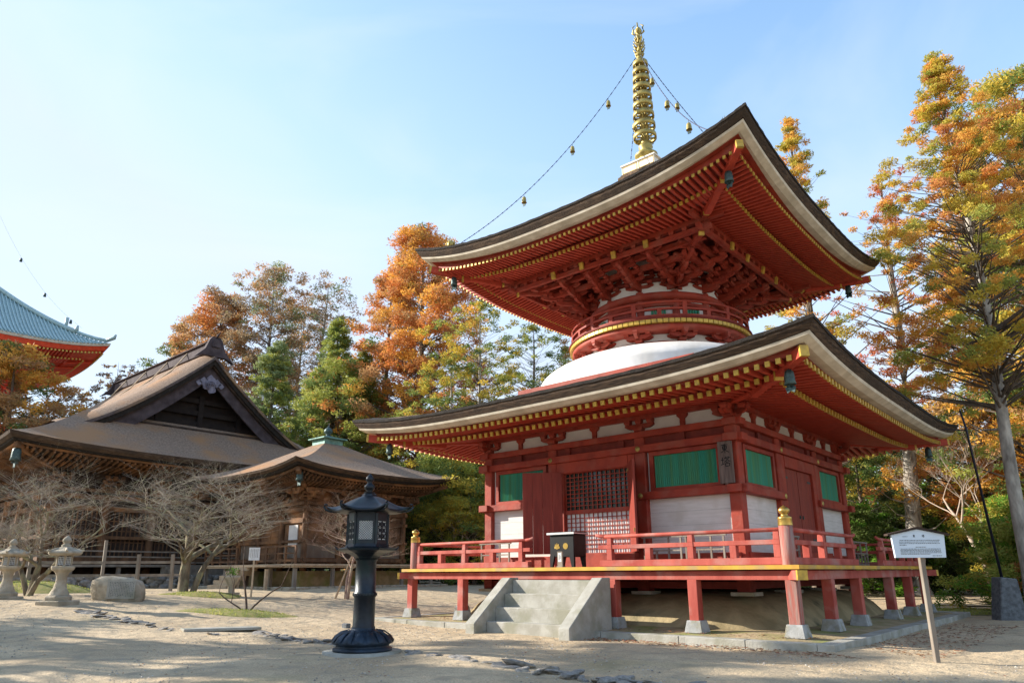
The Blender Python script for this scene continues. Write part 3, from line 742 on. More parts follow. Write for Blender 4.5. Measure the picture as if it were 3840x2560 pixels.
# ---- spire
g = MB(); g.box((0, 0, 16.55), (1.75, 1.75, .34), 0); g.box((0, 0, 16.76), (1.60, 1.60, .12), 0); g.build('spire_footing', 'thatch', pag, bevel=.04)
g = MB(); g.box((0, 0, 17.0), (1.46, 1.46, .40)); g.box((0, 0, 17.21), (1.54, 1.54, .07))
for k in range(4):
    for s0, s1 in ((-.70, -.03), (.03, .70)):
        for (a, b, z0, z1) in ((s0, s1, 17.11, 17.14), (s0, s1, 16.84, 16.87), (s0, s0+.03, 16.84, 17.14), (s1-.03, s1, 16.84, 17.14)):
            g.bb(SD(k, a, .728, z0), SD(k, b, .738, z1), 1)
g.build('spire_box', ['white_box', 'gold'], pag, bevel=.01)
g = MB()
g.lathe([(.50, 17.25), (.54, 17.30), (.50, 17.42), (.38, 17.52), (.30, 17.56), (.34, 17.62), (.44, 17.70), (.46, 17.78), (.36, 17.84), (.26, 17.92), (.24, 18.02), (.29, 18.12), (.27, 18.22), (.20, 18.3)], 28)
g.build('spire_bowl', 'gilt', pag)
g = MB(); g.lathe([(.17, 18.1), (.15, 20.5), (.11, 22.5), (.06, 23.9)], 16); g.build('spire_pole', 'gilt', pag)
zr = [18.62, 19.13, 19.62, 20.07, 20.50, 20.92, 21.33, 21.72, 22.10]; rr_ = [.455, .44, .42, .395, .375, .358, .342, .325, .30]
for z, r_ in zip(zr, rr_):
    g = MB(); g.lathe([(r_-.02, -.10), (r_+.015, -.09), (r_+.012, .09), (r_-.02, .10), (r_-.05, .09), (r_-.05, -.09), (r_-.02, -.10)], 28, (0, 0, z))
    for i in range(8):
        a = PI/4*i; g.box(((r_*.5+.06)*math.cos(a), (r_*.5+.06)*math.sin(a), z-.03), (r_-.12, .035, .07), 0, rz=a)
        aa = a+PI/8; g.tube([((r_-.03)*math.cos(aa), (r_-.03)*math.sin(aa), z-.08), ((r_-.06)*math.cos(aa), (r_-.06)*math.sin(aa), z-.20), ((r_-.17)*math.cos(aa), (r_-.17)*math.sin(aa), z-.25)], [.022, .02, .015], 4)
    g.lathe([(.16, .08), (.19, 0), (.16, -.08)], 14, (0, 0, z)); g.build('spire_ring', 'gilt', pag)
g = MB(); g.lathe([(.10, 22.25), (.15, 22.38), (.08, 22.5)], 14)
for j, (z, r_) in enumerate(((22.58, .19), (22.80, .24), (23.02, .25), (23.24, .22), (23.42, .15))):
    for i in range(8):
        a = PI/4*i+j*.39; c, s_ = math.cos(a), math.sin(a)
        g.tube([(.05*c, .05*s_, z-.09), (r_*.7*c, r_*.7*s_, z-.05), (r_*c, r_*s_, z+.08), (r_*.85*c, r_*.85*s_, z+.15)], [.03, .035, .025, .006], 5)
g.build('water_flame', 'gilt', pag)
g = MB(); g.lathe([(.05, 23.45), (.09, 23.52), (.06, 23.6), (.14, 23.68), (.16, 23.78), (.11, 23.90), (.03, 24.0), (0, 24.06)], 20)
for i in range(4):
    a = PI/2*i+.4; c, s_ = math.cos(a), math.sin(a)
    g.tube([(.12*c, .12*s_, 23.6), (.24*c, .24*s_, 23.72), (.19*c, .19*s_, 23.92), (.23*c, .23*s_, 24.02), (.08*c, .08*s_, 24.14)], [.02, .045, .035, .03, .005], 5)
g.build('jewel_finial', 'white_box', pag).data.materials[0] = MATS['gilt']
# hip jewels
for sx, sy in ((1, -1), (-1, -1), (1, 1), (-1, 1)):
    zc = 13.28; g = MB(); c = (sx*5.52, sy*5.52, 0)
    g.lathe([(.17, zc-.12), (.19, zc), (.15, zc+.10), (.06, zc+.16), (.05, zc+.2), (.14, zc+.28), (.155, zc+.36), (.12, zc+.45), (.04, zc+.53), (0, zc+.56)], 18, c)
    for i in range(5):
        a = 2*PI*i/5; g.tube([(c[0]+.12*math.cos(a), c[1]+.12*math.sin(a), zc+.22), (c[0]+.19*math.cos(a), c[1]+.19*math.sin(a), zc+.38), (c[0]+.05*math.cos(a), c[1]+.05*math.sin(a), zc+.68)], [.015, .025, .004], 4)
    g.build('hip_jewel', 'gilt', pag)
# ---- chains and bells
def chain_pt(sx, sy, x):  # x = distance along each axis
    x0, x1 = .12, 5.25; f = (x-x0)/(x1-x0); z = 22.45+(13.72-22.45)*f-.95*4*f*(1-f)*.93
    return Vector((sx*x, sy*x, z))
def small_bell():
    e = empty('chain_bell', (0, 0, 0), 'b', 'bell', 'small gilt bells strung on the spire chains')
    g = MB(); g.lathe([(0, 0), (.03, -.01), (.07, -.05), (.085, -.13), (.09, -.24), (.105, -.28), (.09, -.28), (.07, -.1)], 14); g.build('bell_body', 'gilt', e)
    g = MB(); g.tube([(0, 0, .08), (0, 0, -.33)], [.008, .008], 5); g.box((0, 0, -.37), (.12, .02, .09)); g.build('clapper', 'bronze_bell', e)
    return e
sb0 = small_bell(); first = True
cdesc = {(1, -1): 'the chain running down to the near hip corner', (-1, -1): 'the long chain to the left hip corner', (1, 1): 'the chain to the right hip corner', (-1, 1): 'the chain on the far side'}
for (sx, sy), dsc in cdesc.items():
    e = empty('spire_chain', (0, 0, 0), 'dark link chain from the gilt spire, '+dsc, 'chain', 'chains from the spire to the hip corners')
    g = MB(); n = 80
    for i in range(n):
        a = chain_pt(sx, sy, .12+5.13*i/n); b = chain_pt(sx, sy, .12+5.13*(i+.86)/n)
        if i % 2: g.beam(a, b, .034, .014)
        else: g.beam(a, b, .014, .034)
    g.build('chain_links', 'chain', e)
    for j, x in enumerate((1.02, 2.12, 3.52)):
        p = chain_pt(sx, sy, x); b = sb0 if first else copy_tree(sb0); first = False
        b.location = (p.x, p.y, p.z-.10)
        b['label'] = 'gilt bell hung '+('highest on ', 'midway on ', 'lowest on ')[j]+dsc
def corner_bell():
    e = empty('wind_bell', (0, 0, 0), 'b', 'bell', 'bronze wind bells at the roof corners')
    g = MB(); g.lathe([(0, .02), (.07, .0), (.12, -.05), (.135, -.15), (.14, -.30), (.165, -.42), (.15, -.43), (.10, -.3), (.0, -.1)], 20)
    g.lathe([(.142, -.22), (.148, -.235), (.142, -.25)], 20); g.build('bell_body', 'bronze_bell', e)
    g = MB(); g.tube([(0, 0, .20), (0, 0, -.50)], [.012, .012], 5)
    for a in range(4): g.box((.05*math.cos(a*PI/2), .05*math.sin(a*PI/2), -.48), (.10, .02, .05), 0, rz=a*PI/2)
    g.prism([(-.15, 0), (-.10, -.16), (0, -.10), (.10, -.16), (.15, 0), (.05, .04), (-.05, .04)], (-.0, .01, -.50), (1, 0, 0), (0, 0, 1), .02); g.build('clapper_fan', 'bronze_bell', e)
    return e
cb = corner_bell(); first = True
for nm, Rr, z in (('lower', 6.95, 5.92), ('upper', 5.42, 12.30)):
    for (sx, sy), wh_ in (((1, -1), 'near'), ((-1, -1), 'left'), ((1, 1), 'right')):
        b = cb if first else copy_tree(cb); first = False
        b.scale = (.8, .8, .8); b.location = (sx*Rr, sy*Rr, z); b.rotation_euler.z = rnd.uniform(-.5, .9)
        b['label'] = 'bronze wind bell under the '+wh_+' corner of the pagoda\'s '+nm+' roof'

# =================================================================== stairs
st = empty('stone_stairs', (0, 0, 0), 'grey granite stairs with sloping side stones in front of the pagoda deck', 'stairs')
for i, (y, z) in enumerate(((-7.95, .30), (-7.58, .65), (-7.22, 1.0), (-6.87, 1.355))):
    g = MB(); g.bb((-1.385, y, z-.50 if i else -.2), (1.385, -6.60 if i == 3 else y+.42, z)); g.build('step', 'stone', st, bevel=.015)
g = MB(); g.bb((-1.38, -6.9, -.1), (1.38, -6.6, .9)); g.build('step_core', 'stone', st)
for sx in (-1, 1):
    g = MB(); pr = [(-8.42, -.2), (-8.42, .27), (-6.95, 1.42), (-6.58, 1.42), (-6.58, -.2)]
    g.prism([(a, b) for a, b in pr], (1.39 if sx > 0 else -1.72, 0, 0), (0, 1, 0), (0, 0, 1), .33)
    g.build('side_stone', 'stone', st, bevel=.015)

# =================================================================== things on the deck
ob = empty('offertory_box', (-.17, -5.82, 1.69), 'black lacquered offertory box on four legs with two gold crests, above the stairs', 'offertory box')
g = MB(); g.box((0, 0, .60), (.84, .60, .62)); 
g.build('box_body', 'black', ob, bevel=.01)
g = MB(); g.box((0, 0, .935), (.96, .72, .045)); g.box((0, 0, .965), (.90, .66, .03)); g.build('box_top', 'black', ob, bevel=.008)
g = MB(); g.box((0, -.362, .938), (.965, .012, .055)); g.box((.482, 0, .938), (.012, .72, .03)); g.build('metal_trim', 'lacquer_edge', ob)
for sx in (-1, 1):
    for sy in (-1, 1):
        g = MB(); g.prism([(0, 0), (.075, 0), (.16, .33), (0, .33)] if sx < 0 else [(-.075, 0), (0, 0), (0, .33), (-.16, .33)], (sx*.42, sy*.28+(.05 if sy < 0 else 0), 0), (1, 0, 0), (0, 0, 1), .08 if sy < 0 else .08)
        g.build('leg', 'black', ob)
g = MB()
for i in range(16):
    a = 2*PI*i/16; vs = [(0, 0), (.082*math.cos(a-.17), .082*math.sin(a-.17)), (.09*math.cos(a), .09*math.sin(a)), (.082*math.cos(a+.17), .082*math.sin(a+.17))]
    g.prism(vs, (.14, -.304, .585), (1, 0, 0), (0, 0, 1), .004)
g.prism([(.025*math.cos(a*PI/4), .025*math.sin(a*PI/4)) for a in range(8)], (.14, -.308, .585), (1, 0, 0), (0, 0, 1), .004)
g.build('round_crest', 'gold_metal', ob)
g = MB()
for dx, dy, rr2 in ((-.06, -.02, .038), (.06, -.02, .038), (0, -.03, .042)):
    g.prism([(dx+rr2*math.cos(a*PI/3+PI/6), dy+rr2*1.1*math.sin(a*PI/3+PI/6)) for a in range(6)], (-.16, -.304, .575), (1, 0, 0), (0, 0, 1), .004)
for dx, h in ((-.055, .075), (0, .10), (.055, .075), (-.03, .06), (.03, .06)):
    g.prism([(dx-.014, .0), (dx+.014, 0), (dx+.016, h*.8), (dx, h), (dx-.016, h*.8)], (-.16, -.306, .575), (1, 0, 0), (0, 0, 1), .004)
g.build('leaf_crest', 'gold_metal', ob)
nb = empty('notice_stand', (-.03, -6.38, 1.69), 'small grey upright notice stand with a white slip in front of the black offertory box', 'notice stand')
g = MB(); g.box((0, 0, .22), (.17, .05, .42)); g.box((0, .03, .02), (.2, .16, .03)); g.build('stand_body', 'wood_grey', nb)
g = MB(); g.box((0, -.027, .27), (.11, .004, .24)); 
g.build('slip', 'paper', nb)
g = MB(); 
for i in range(4): g.box((-.03+.02*i, -.030, .28), (.006, .002, .16-.02*i))
g.build('slip_writing', 'ink', nb)
def barrier(x0, x1, k, lab, O=5.15):
    e = empty('wooden_barrier', SD(k, (x0+x1)/2, O, 1.69), lab, 'barrier', 'low wooden barriers on the pagoda deck', rz=k*PI/2)
    w_ = x1-x0
    g = MB(); g.box((0, 0, .78), (w_+.16, .06, .045)); g.build('top_rail', 'wood_grey', e)
    g = MB(); g.box((0, 0, .42), (w_, .04, .04)); g.build('mid_rail', 'wood_grey', e)
    g = MB(); g.box((0, 0, .06), (w_, .06, .05)); g.build('bottom_rail', 'wood_grey', e)
    n = int(w_/.32)
    for i in range(n+1):
        full = i in (0, n) or i % 2 == 0
        g = MB(); h = .76 if full else .42; g.box((-w_/2+w_*i/n, 0, h/2), (.045, .045, h)); g.build('picket', 'wood_grey', e)
barrier(1.95, 3.05, 0, 'grey wooden barrier on the front deck just right of the open doorway')
barrier(3.2, 4.25, 0, 'grey wooden barrier on the front deck nearest the near corner column')
barrier(-4.2, -3.0, 0, 'grey wooden barrier at the left end of the front deck')
barrier(-4.1, -2.4, 1, 'grey wooden barrier on the right side deck before the near bay')
barrier(2.0, 4.1, 1, 'grey wooden barrier on the right side deck at the far bay')

# =================================================================== bronze lantern
BL = (-.09, -13.06, 0); ra = YAW+R(4)
bl = empty('bronze_lantern', BL, 'tall dark blue-black bronze lantern with hexagonal curled roof on lotus base', 'lantern', rz=ra)
def hexlathe(g, prof, n=6, mi=0, a0=0, curl=None):
    vs = []
    for r_, z in prof:
        for i in range(n):
            a = a0+2*PI*i/n; vs.append((r_*math.cos(a), r_*math.sin(a), z))
    fs = [(j*n+i, j*n+(i+1) % n, (j+1)*n+(i+1) % n, (j+1)*n+i) for j in range(len(prof)-1) for i in range(n)]
    g.add(vs, fs+[tuple(range((len(prof)-1)*n, len(prof)*n))], mi)
g = MB(); g.lathe([(.0, .04), (.80, .04), (.80, -.1)], 40); 
g.build('stone_slab', 'stone', bl)
g = MB(); g.lathe([(.56, .04), (.60, .05), (.60, .10), (.54, .12), (.54, .17), (.61, .19), (.62, .22), (.55, .31), (.42, .39), (.30, .43), (.24, .44), (.24, .5)], 48)
g.build('lotus_base', 'patina', bl)
for i in range(16):
    g = MB(); a = 2*PI*i/16; c, s_ = math.cos(a), math.sin(a)
    vs = []
    for (r_, z, w_) in ((.615, .20, .02), (.625, .235, .085), (.56, .325, .085), (.44, .405, .05), (.32, .435, .02)):
        for u in (-1, 0, 1): vs.append(((r_+.015*(u == 0))*c-w_*u*s_, (r_+.015*(u == 0))*s_+w_*u*c, z+.018*(u == 0)))
    g.add(vs, [(j*3+i2, j*3+i2+1, (j+1)*3+i2+1, (j+1)*3+i2) for j in range(4) for i2 in range(2)], 0, True); g.build('lotus_petal', 'patina', bl)
g = MB(); g.lathe([(.225, .42), (.235, .50), (.222, .53), (.22, 1.08), (.235, 1.10), (.248, 1.14), (.235, 1.18), (.215, 1.20), (.21, 1.80), (.24, 1.84)], 32)
for i in range(24):
    a = 2*PI*i/24; g.box((.243*math.cos(a), .243*math.sin(a), 1.14), (.02, .025, .05), 0, rz=a)
g.build('lantern_pole', 'bronze', bl)
g = MB(); hexlathe(g, [(.20, 1.80), (.28, 1.90), (.42, 1.97), (.60, 2.02), (.62, 2.06), (.55, 2.08), (.46, 2.10), (.44, 2.16), (.0, 2.17)])
for i in range(6):
    a = PI/3*i; g.tube([(.52*math.cos(a), .52*math.sin(a), 2.04), (.62*math.cos(a), .62*math.sin(a), 2.05), (.67*math.cos(a), .67*math.sin(a), 2.10)], [.02, .02, .008], 5)
g.build('cage_floor', 'bronze', bl)
for i in range(6):
    a = PI/3*i; g = MB(); g.box((.42*math.cos(a), .42*math.sin(a), 2.46), (.05, .05, .64), 0, rz=a); g.build('cage_post', 'bronze', bl)
    b = a+PI/6; o_ = Vector((math.cos(b), math.sin(b), 0)); u = Vector((-o_.y, o_.x, 0)); ap = .42*math.cos(PI/6)
    g = MB()
    def pb(u0, u1, z0, z1, t0=-.008, t1=.008, mi=0):
        vs = [o_*(ap+t)+u*uu+Vector((0, 0, z)) for z in (z0, z1) for uu, t in ((u0, t0), (u0, t1), (u1, t1), (u1, t0))]
        g.add(vs, [(3, 2, 1, 0), (4, 5, 6, 7), (0, 1, 5, 4), (1, 2, 6, 5), (2, 3, 7, 6), (3, 0, 4, 7)], mi)
    W2 = .19
    pb(-W2, W2, 2.16, 2.24); pb(-W2, W2, 2.62, 2.80); pb(-W2, -.145, 2.24, 2.62); pb(.145, W2, 2.24, 2.62)
    if i % 2 == 0:
        for q in range(-6, 9):   # diamond mesh
            for sgn in (-1, 1):
                x0 = -.145; z0 = 2.24+q*.050; L_ = .29
                pts = [(x0, z0), (x0+L_, z0+L_)] if sgn > 0 else [(x0, z0+L_), (x0+L_, z0)]
                (xa, za), (xb, zb) = pts
                def clip(xa, za, xb, zb):
                    dx, dz = xb-xa, zb-za; t0, t1 = 0, 1
                    for lim, sg2 in ((2.24, 1), (2.62, -1)):
                        da = (za-lim)*sg2; db = (zb-lim)*sg2
                        if da < 0 and db < 0: return None
                        if da < 0: t0 = max(t0, da/(da-db))
                        if db < 0: t1 = min(t1, da/(da-db))
                    return (xa+dx*t0, za+dz*t0, xa+dx*t1, za+dz*t1) if t1 > t0 else None
                c_ = clip(xa, za, xb, zb)
                if c_: g.beam(o_*ap+u*c_[0]+Vector((0, 0, c_[1])), o_*ap+u*c_[2]+Vector((0, 0, c_[3])), .006, .006)
    else:
        for zc in (2.305, 2.43, 2.555):
            for xc in (-.07, .07):
                for kx in range(4):
                    aa = kx*PI/2+PI/4
                    g.beam(o_*ap+u*xc+Vector((0, 0, zc)), o_*ap+u*(xc+.075*math.cos(aa))+Vector((0, 0, zc+.065*math.sin(aa))), .018, .012)
                q2 = [(xc+.036*math.cos(t*PI/5), zc+.036*math.sin(t*PI/5)) for t in range(11)]
                g.tube([o_*ap+u*x+Vector((0, 0, z)) for x, z in q2], [.010]*11, 4)
        pb(-.008, .008, 2.24, 2.62)
        for z in (2.365, 2.495): pb(-.145, .145, z-.007, z+.007)
    g.build('pierced_panel', 'bronze', bl)
g = MB(); hexlathe(g, [(.407, 2.2), (.407, 2.7), (0, 2.7)]); g.build('paper_lining', 'paper', bl)
g = MB(); n = 6; m = 10; vs = []   # curled hexagonal roof
rows = 9
for j in range(rows+1):
    f = j/rows
    for i in range(n*m):
        a = 2*PI*i/(n*m); la = (i % m)/m; d = abs(la-.5)*2    # 1 at the corner
        r_ = (.14+(.78-.14)*f)*math.cos(PI/6)/math.cos((la-.5)*PI/3)
        r_ *= 1+.16*f**4*d**4
        z = 3.16-.37*f**1.45+.05*f**6+.10*(f**5)*d**4
        if f < .14: z += 0
        vs.append((r_*math.cos(a), r_*math.sin(a), z))
k_ = n*m
fs = [(j*k_+i, (j+1)*k_+i, (j+1)*k_+(i+1) % k_, j*k_+(i+1) % k_) for j in range(rows) for i in range(k_)]
vs2 = [(x*.98, y*.98, z-.035) for x, y, z in vs[-k_:]]; o2 = len(vs); vs += vs2
fs += [(rows*k_+i, o2+i, o2+(i+1) % k_, rows*k_+(i+1) % k_) for i in range(k_)]
vs3 = [(x*.5, y*.5, 2.80) for x, y, z in vs[rows*k_:(rows+1)*k_]]; o3 = len(vs); vs += vs3
fs += [(o2+i, o3+i, o3+(i+1) % k_, o2+(i+1) % k_) for i in range(k_)]
g.add(vs, fs, 0, True); rfb = g.build('lantern_roof', 'bronze', bl)
for i in range(6):
    a = PI/3*i; c, s_ = math.cos(a), math.sin(a); P = lambda r_, z: (r_*c, r_*s_, z)
    g = MB(); g.tube([P(.2, 3.13), P(.42, 2.93), P(.62, 2.83), P(.80, 2.835), P(.90, 2.87), P(.945, 2.93), P(.93, 2.98), P(.89, 2.985), P(.875, 2.95)], [.018, .02, .022, .026, .028, .028, .024, .018, .01], 6); g.build('roof_curl', 'bronze', rfb)
g = MB(); hexlathe(g, [(.17, 3.14), (.15, 3.20), (.11, 3.22), (.12, 3.25), (.0, 3.26)]); g.lathe([(.10, 3.22), (.06, 3.27), (.11, 3.31), (.12, 3.37), (.07, 3.42), (.045, 3.45), (.09, 3.49), (.085, 3.56), (.03, 3.62), (0, 3.65)], 20); g.build('finial', 'bronze', bl)

# =================================================================== stone lanterns
def stone_lantern(loc, rz, lab):
    e = empty('stone_lantern', loc, lab, 'lantern', 'old stone lanterns by the path', rz=rz)
    g = MB(); g.box((0, 0, .12), (1.05, 1.05, .26)); g.build('base_block', 'stone_warm', e, bevel=.03)
    g = MB(); hexlathe(g, [(.47, .25), (.48, .38), (.42, .44), (.30, .47), (0, .47)]); g.build('lotus_plinth', 'stone_warm', e, bevel=.02)
    g = MB(); g.lathe([(.36, .45), (.33, .52), (.24, .70), (.185, .92), (.18, 1.10), (.22, 1.24), (.28, 1.32)], 20); g.build('shaft', 'stone_warm', e)
    g = MB(); hexlathe(g, [(.25, 1.28), (.42, 1.38), (.46, 1.48), (.44, 1.53), (0, 1.53)], a0=.3); g.build('platform', 'stone_warm', e, bevel=.02)
    g = MB(); hexlathe(g, [(.25, 1.52), (.25, 1.92), (0, 1.92)], a0=.3)
    fb = g.build('fire_box', 'wood_dark', e)
    for i in range(6):
        a = .3+PI/3*i; g = MB(); g.box((.27*math.cos(a), .27*math.sin(a), 1.72), (.07, .07, .40), 0, rz=a); g.build('fire_box_post', 'stone_warm', e)
        b = a+PI/6; g = MB(); ap = .24; o_ = Vector((math.cos(b), math.sin(b), 0)); u = Vector((-o_.y, o_.x, 0))
        for q in (-.08, -.027, .027, .08):
            c = o_*ap+u*q; g.box((c.x, c.y, 1.72), (.012, .014, .34), 0, rz=b)
        for z in (1.6, 1.68, 1.76, 1.84): g.box((o_.x*ap, o_.y*ap, z), (.012, .22, .014), 0, rz=b)
        g.build('fire_box_grille', 'paper', fb)
    g = MB(); hexlathe(g, [(.26, 1.90), (.58, 1.93), (.66, 2.01), (.62, 2.08), (.40, 2.15), (.20, 2.25), (.14, 2.27), (0, 2.27)], a0=.3)
    for i in range(6):
        a = .3+PI/3*i; g.tube([(.3*math.cos(a), .3*math.sin(a), 2.18), (.6*math.cos(a), .6*math.sin(a), 2.06), (.70*math.cos(a), .70*math.sin(a), 2.12)], [.05, .06, .04], 6)
    g.build('cap_stone', 'stone_warm', e, bevel=.015)
    g = MB(); g.lathe([(.16, 2.25), (.18, 2.30), (.12, 2.34), (.09, 2.37), (.15, 2.44), (.16, 2.50), (.11, 2.59), (.03, 2.66), (0, 2.67)], 16); g.build('jewel', 'stone_warm', e)
    return e
a_ = stone_lantern((-14.19, -14.36, .56), .5, 'weathered stone lantern left of the engraved boulder, with whole shaft and base in view').scale = (.84, .84, .84)
b_ = stone_lantern((-17.34, -15.04, .66), .2, 'weathered stone lantern cut off by the left edge of the picture'); b_.scale = (.80, .80, .80)

# =================================================================== engraved boulder
def rock(name, loc, dims, lab, cat, m, seed, rz=0, sub=3, rough=.12, group=None, flat=.3, parent=None):
    r = random.Random(seed); g = MB(); nu, nv = 18, 10; vs = []
    ph = [(r.uniform(-3, 3), r.uniform(-3, 3), r.uniform(-3, 3), r.uniform(0, 6)) for _ in range(7)]
    for j in range(nv+1):
        th = PI*j/nv
        for i in range(nu):
            a = 2*PI*i/nu; x, y, z = math.sin(th)*math.cos(a), math.sin(th)*math.sin(a), math.cos(th)
            p = 4.5; q = (abs(x)**p+abs(y)**p+abs(z)**p)**(-1/p)
            d = 1+rough*sum(math.sin(A*x+B*y+C_*z+D) for A, B, C_, D in ph)/3
            q *= d; vs.append((x*q*dims[0]/2, y*q*dims[1]/2, (z*q+1-flat)*dims[2]/2))
    g.add(vs, [(j*nu+i, (j+1)*nu+i, (j+1)*nu+(i+1) % nu, j*nu+(i+1) % nu) for j in range(nv) for i in range(nu)], 0, True)
    return g
bo = empty('engraved_boulder', (-15.3, -12.1, .60), 'pale brown squarish boulder with a sunken inscription panel between stone lantern and bare tree', 'boulder', rz=R(45))
rock('', 0, (1.72, .95, 1.02), '', '', '', 4).build('boulder_body', 'stone_warm', bo)
g = MB(); g.box((.25, -.475, .46), (.95, .03, .62)); ip = g.build('inscription_panel', 'wood_grey', bo)
ip.data.materials[0] = MATS['stone']
g = MB(); r = random.Random(1)
for i in range(15):
    x = .66-.056*i; z = .72
    while z > .24:
        h = r.uniform(.02, .045); g.box((x+r.uniform(-.004, .004), -.492, z-h/2), (.028, .004, h*.7)); z -= h+.012
g.build('inscription', 'stone_dark', ip)

# =================================================================== drain edging stones, slab, little block
proto = []
for i in range(6):
    m_ = rock('', 0, (1, 1, 1), '', '', '', 20+i, rough=.6, flat=.5).mesh('edging_stone', ['stone_blue']); proto.append(m_)
r = random.Random(12); cnt = 0
def edging(x, y, sc):
    global cnt
    o = bpy.data.objects.new('edging_stone', proto[cnt % 6]); COL.objects.link(o); cnt += 1
    o.location = (x, y, gz(x, y)-.02); o.scale = sc; o.rotation_euler = (r.uniform(-.15, .15), r.uniform(-.15, .15), r.uniform(0, 6.28))
    tag(o, 'rough bluish grey stone set flush in the long drain edging across the sand', 'stone', 'edging stones of the long drain')
x = -12.6
while x < 8.6:
    if x < -7: yc = -13.7-(x+7)*-.10
    elif x < -6: yc = -13.2
    else: yc = -12.05-.085*(x+6)
    if not (-7.3 < x < -6.2) and not abs(x-.05) < .55:
        for row in (0, 1):
            if r.random() < .12: continue
            w_ = r.uniform(.16, .44); edging(x+r.uniform(-.05, .05), yc+row*.24+r.uniform(-.05, .05)-.1, (w_*(.8 if x < -3 else 1), r.uniform(.14, .26), r.uniform(.06, .12)*(.6 if x < -3 else 1)))
    x += r.uniform(.24, .36)
g = MB(); g.prism([(0, 0), (1.9, .25), (1.95, .75), (.05, .5)], (-7.3, -13.5, gz(-6.5, -13)+.02), (math.cos(1.2), math.sin(1.2), 0), (math.sin(1.2), -math.cos(1.2), 0), -.07)
g.build('bridging_slab', 'stone', label='long thin grey stone slab bridging the drain line on the sand', cat='slab', bevel=.01)
g = MB(); g.box((-5.42, -9.55, gz(-5.4, -9.5)+.05), (.24, .16, .14)); g.build('block', 'stone_dark', label='small dark block lying on the sand behind the bronze lantern', cat='block', bevel=.02)
g = MB(); g.box((-5.42, -9.55, gz(-5.4, -9.5)+.125), (.18, .11, .02)); 
# =================================================================== moss mounds
def moss(cx, cy, rx, ry, h, rz, lab, seed):
    g = MB(); r = random.Random(seed); n = 36; rows = 7; vs = []
    ph = [(r.randint(2, 7), r.uniform(0, 6), r.uniform(.02, .09)) for _ in range(5)]
    for j in range(rows+1):
        f = j/rows
        for i in range(n):
            a = 2*PI*i/n; k_ = 1+sum(w_*math.sin(m_*a+p) for m_, p, w_ in ph); X, Y = rx*f*k_*math.cos(a), ry*f*k_*math.sin(a)
            x_ = cx+X*math.cos(rz)-Y*math.sin(rz); y_ = cy+X*math.sin(rz)+Y*math.cos(rz)
            vs.append((x_, y_, gz(x_, y_)+h*(1-f*f)+r.uniform(-.008, .008)-(.03 if j == rows else 0)+.012))
    g.add(vs, [(j*n+i, (j+1)*n+i, (j+1)*n+(i+1) % n, j*n+(i+1) % n) for j in range(rows) for i in range(n)], 0, True)
    # tufts
    for i in range(int(rx*ry*420)):
        a = r.uniform(0, 6.28); f = math.sqrt(r.random())*.96; X, Y = rx*f*math.cos(a), ry*f*math.sin(a)
        x_ = cx+X*math.cos(rz)-Y*math.sin(rz); y_ = cy+X*math.sin(rz)+Y*math.cos(rz); z = gz(x_, y_)+h*(1-f*f); q = r.uniform(0, 6.28); l = r.uniform(.03, .075)
        g.add([(x_-.015*math.cos(q), y_-.015*math.sin(q), z), (x_+.015*math.cos(q), y_+.015*math.sin(q), z), (x_+r.uniform(-.03, .03), y_+r.uniform(-.03, .03), z+l)], [(0, 1, 2)], 1)
    g.build('moss_patch', ['moss', 'lf_lime'], label=lab, cat='moss')
moss(-10.0, -10.4, 1.9, .75, .10, R(40), 'low mossy patch around the foot of the small bare sapling', 1)
moss(-16.2, -8.6, 1.6, .9, .14, R(40), 'mossy rise at the foot of the big spreading bare tree', 2)
moss(-25.5, -12.2, 3.2, 1.5, .5, R(40), 'green moss mound behind the stone lantern at left', 3)
moss(6.3, 9.6, 2.6, 1.6, .10, R(40), 'yellow green moss ground behind the right end of the pagoda terrace', 4)

# =================================================================== right hand sign
sg_ = empty('sign_board', (9.20, -7.83, 0), 'pale blue-white notice board with gabled cap on a wooden post in front of the pagoda', 'sign', rz=YAW-R(1))
g = MB(); g.box((0, .03, 1.05), (.085, .085, 2.1)); g.build('post', 'wood_grey', sg_, bevel=.008); before_ = set(bpy.data.objects)
g = MB(); g.prism([(-.56, 0), (.56, 0), (.59, .50), (0, .62), (-.59, .50)], (-.015, -.03, 1.60), (1, 0, 0), (0, 0, 1), .045); bd = g.build('board', 'sign_white', sg_)
g = MB()
for sx in (-1, 1):
    g.prism([(0, .015), (sx*.69, -.135), (sx*.69, -.095), (0, .06)] if sx > 0 else [(0, .06), (sx*.69, -.095), (sx*.69, -.135), (0, .015)], (-.015, .03, 2.215), (1, 0, 0), (0, 0, 1), .14)
g.build('cap', 'wood_dark', sg_)
g = MB()
strokes(g, (-.13, -.076, 2.045), (1, 0, 0), (0, 0, 1), (0, -1, 0), .055, HIGASHI, th=.002, wd=.13)
strokes(g, (.075, -.076, 2.045), (1, 0, 0), (0, 0, 1), (0, -1, 0), .055, TOU, th=.002, wd=.12)
r = random.Random(9)
for z, x0, x1 in ((2.06, -.36, -.25), (1.98, -.44, .46), (1.945, -.45, .44), (1.91, -.45, .45), (1.875, -.45, -.30), (1.83, -.1, .13), (1.79, -.44, .45), (1.762, -.45, .46), (1.734, -.45, .45), (1.706, -.45, .46), (1.678, -.45, .2), (1.64, .25, .46)):
    x = x0
    while x < x1:
        l = r.uniform(.012, .05); g.bb((x, -.0765, z-.005), (min(x+l, x1), -.0785, z+.004+r.uniform(0, .002))); x += l+r.uniform(.006, .014)
g.build('writing', 'ink', bd)
for o_ in set(bpy.data.objects)-before_:
    if o_.parent == sg_: o_.scale = (.80, 1, .80); o_.location = (-.045, 0, .50)

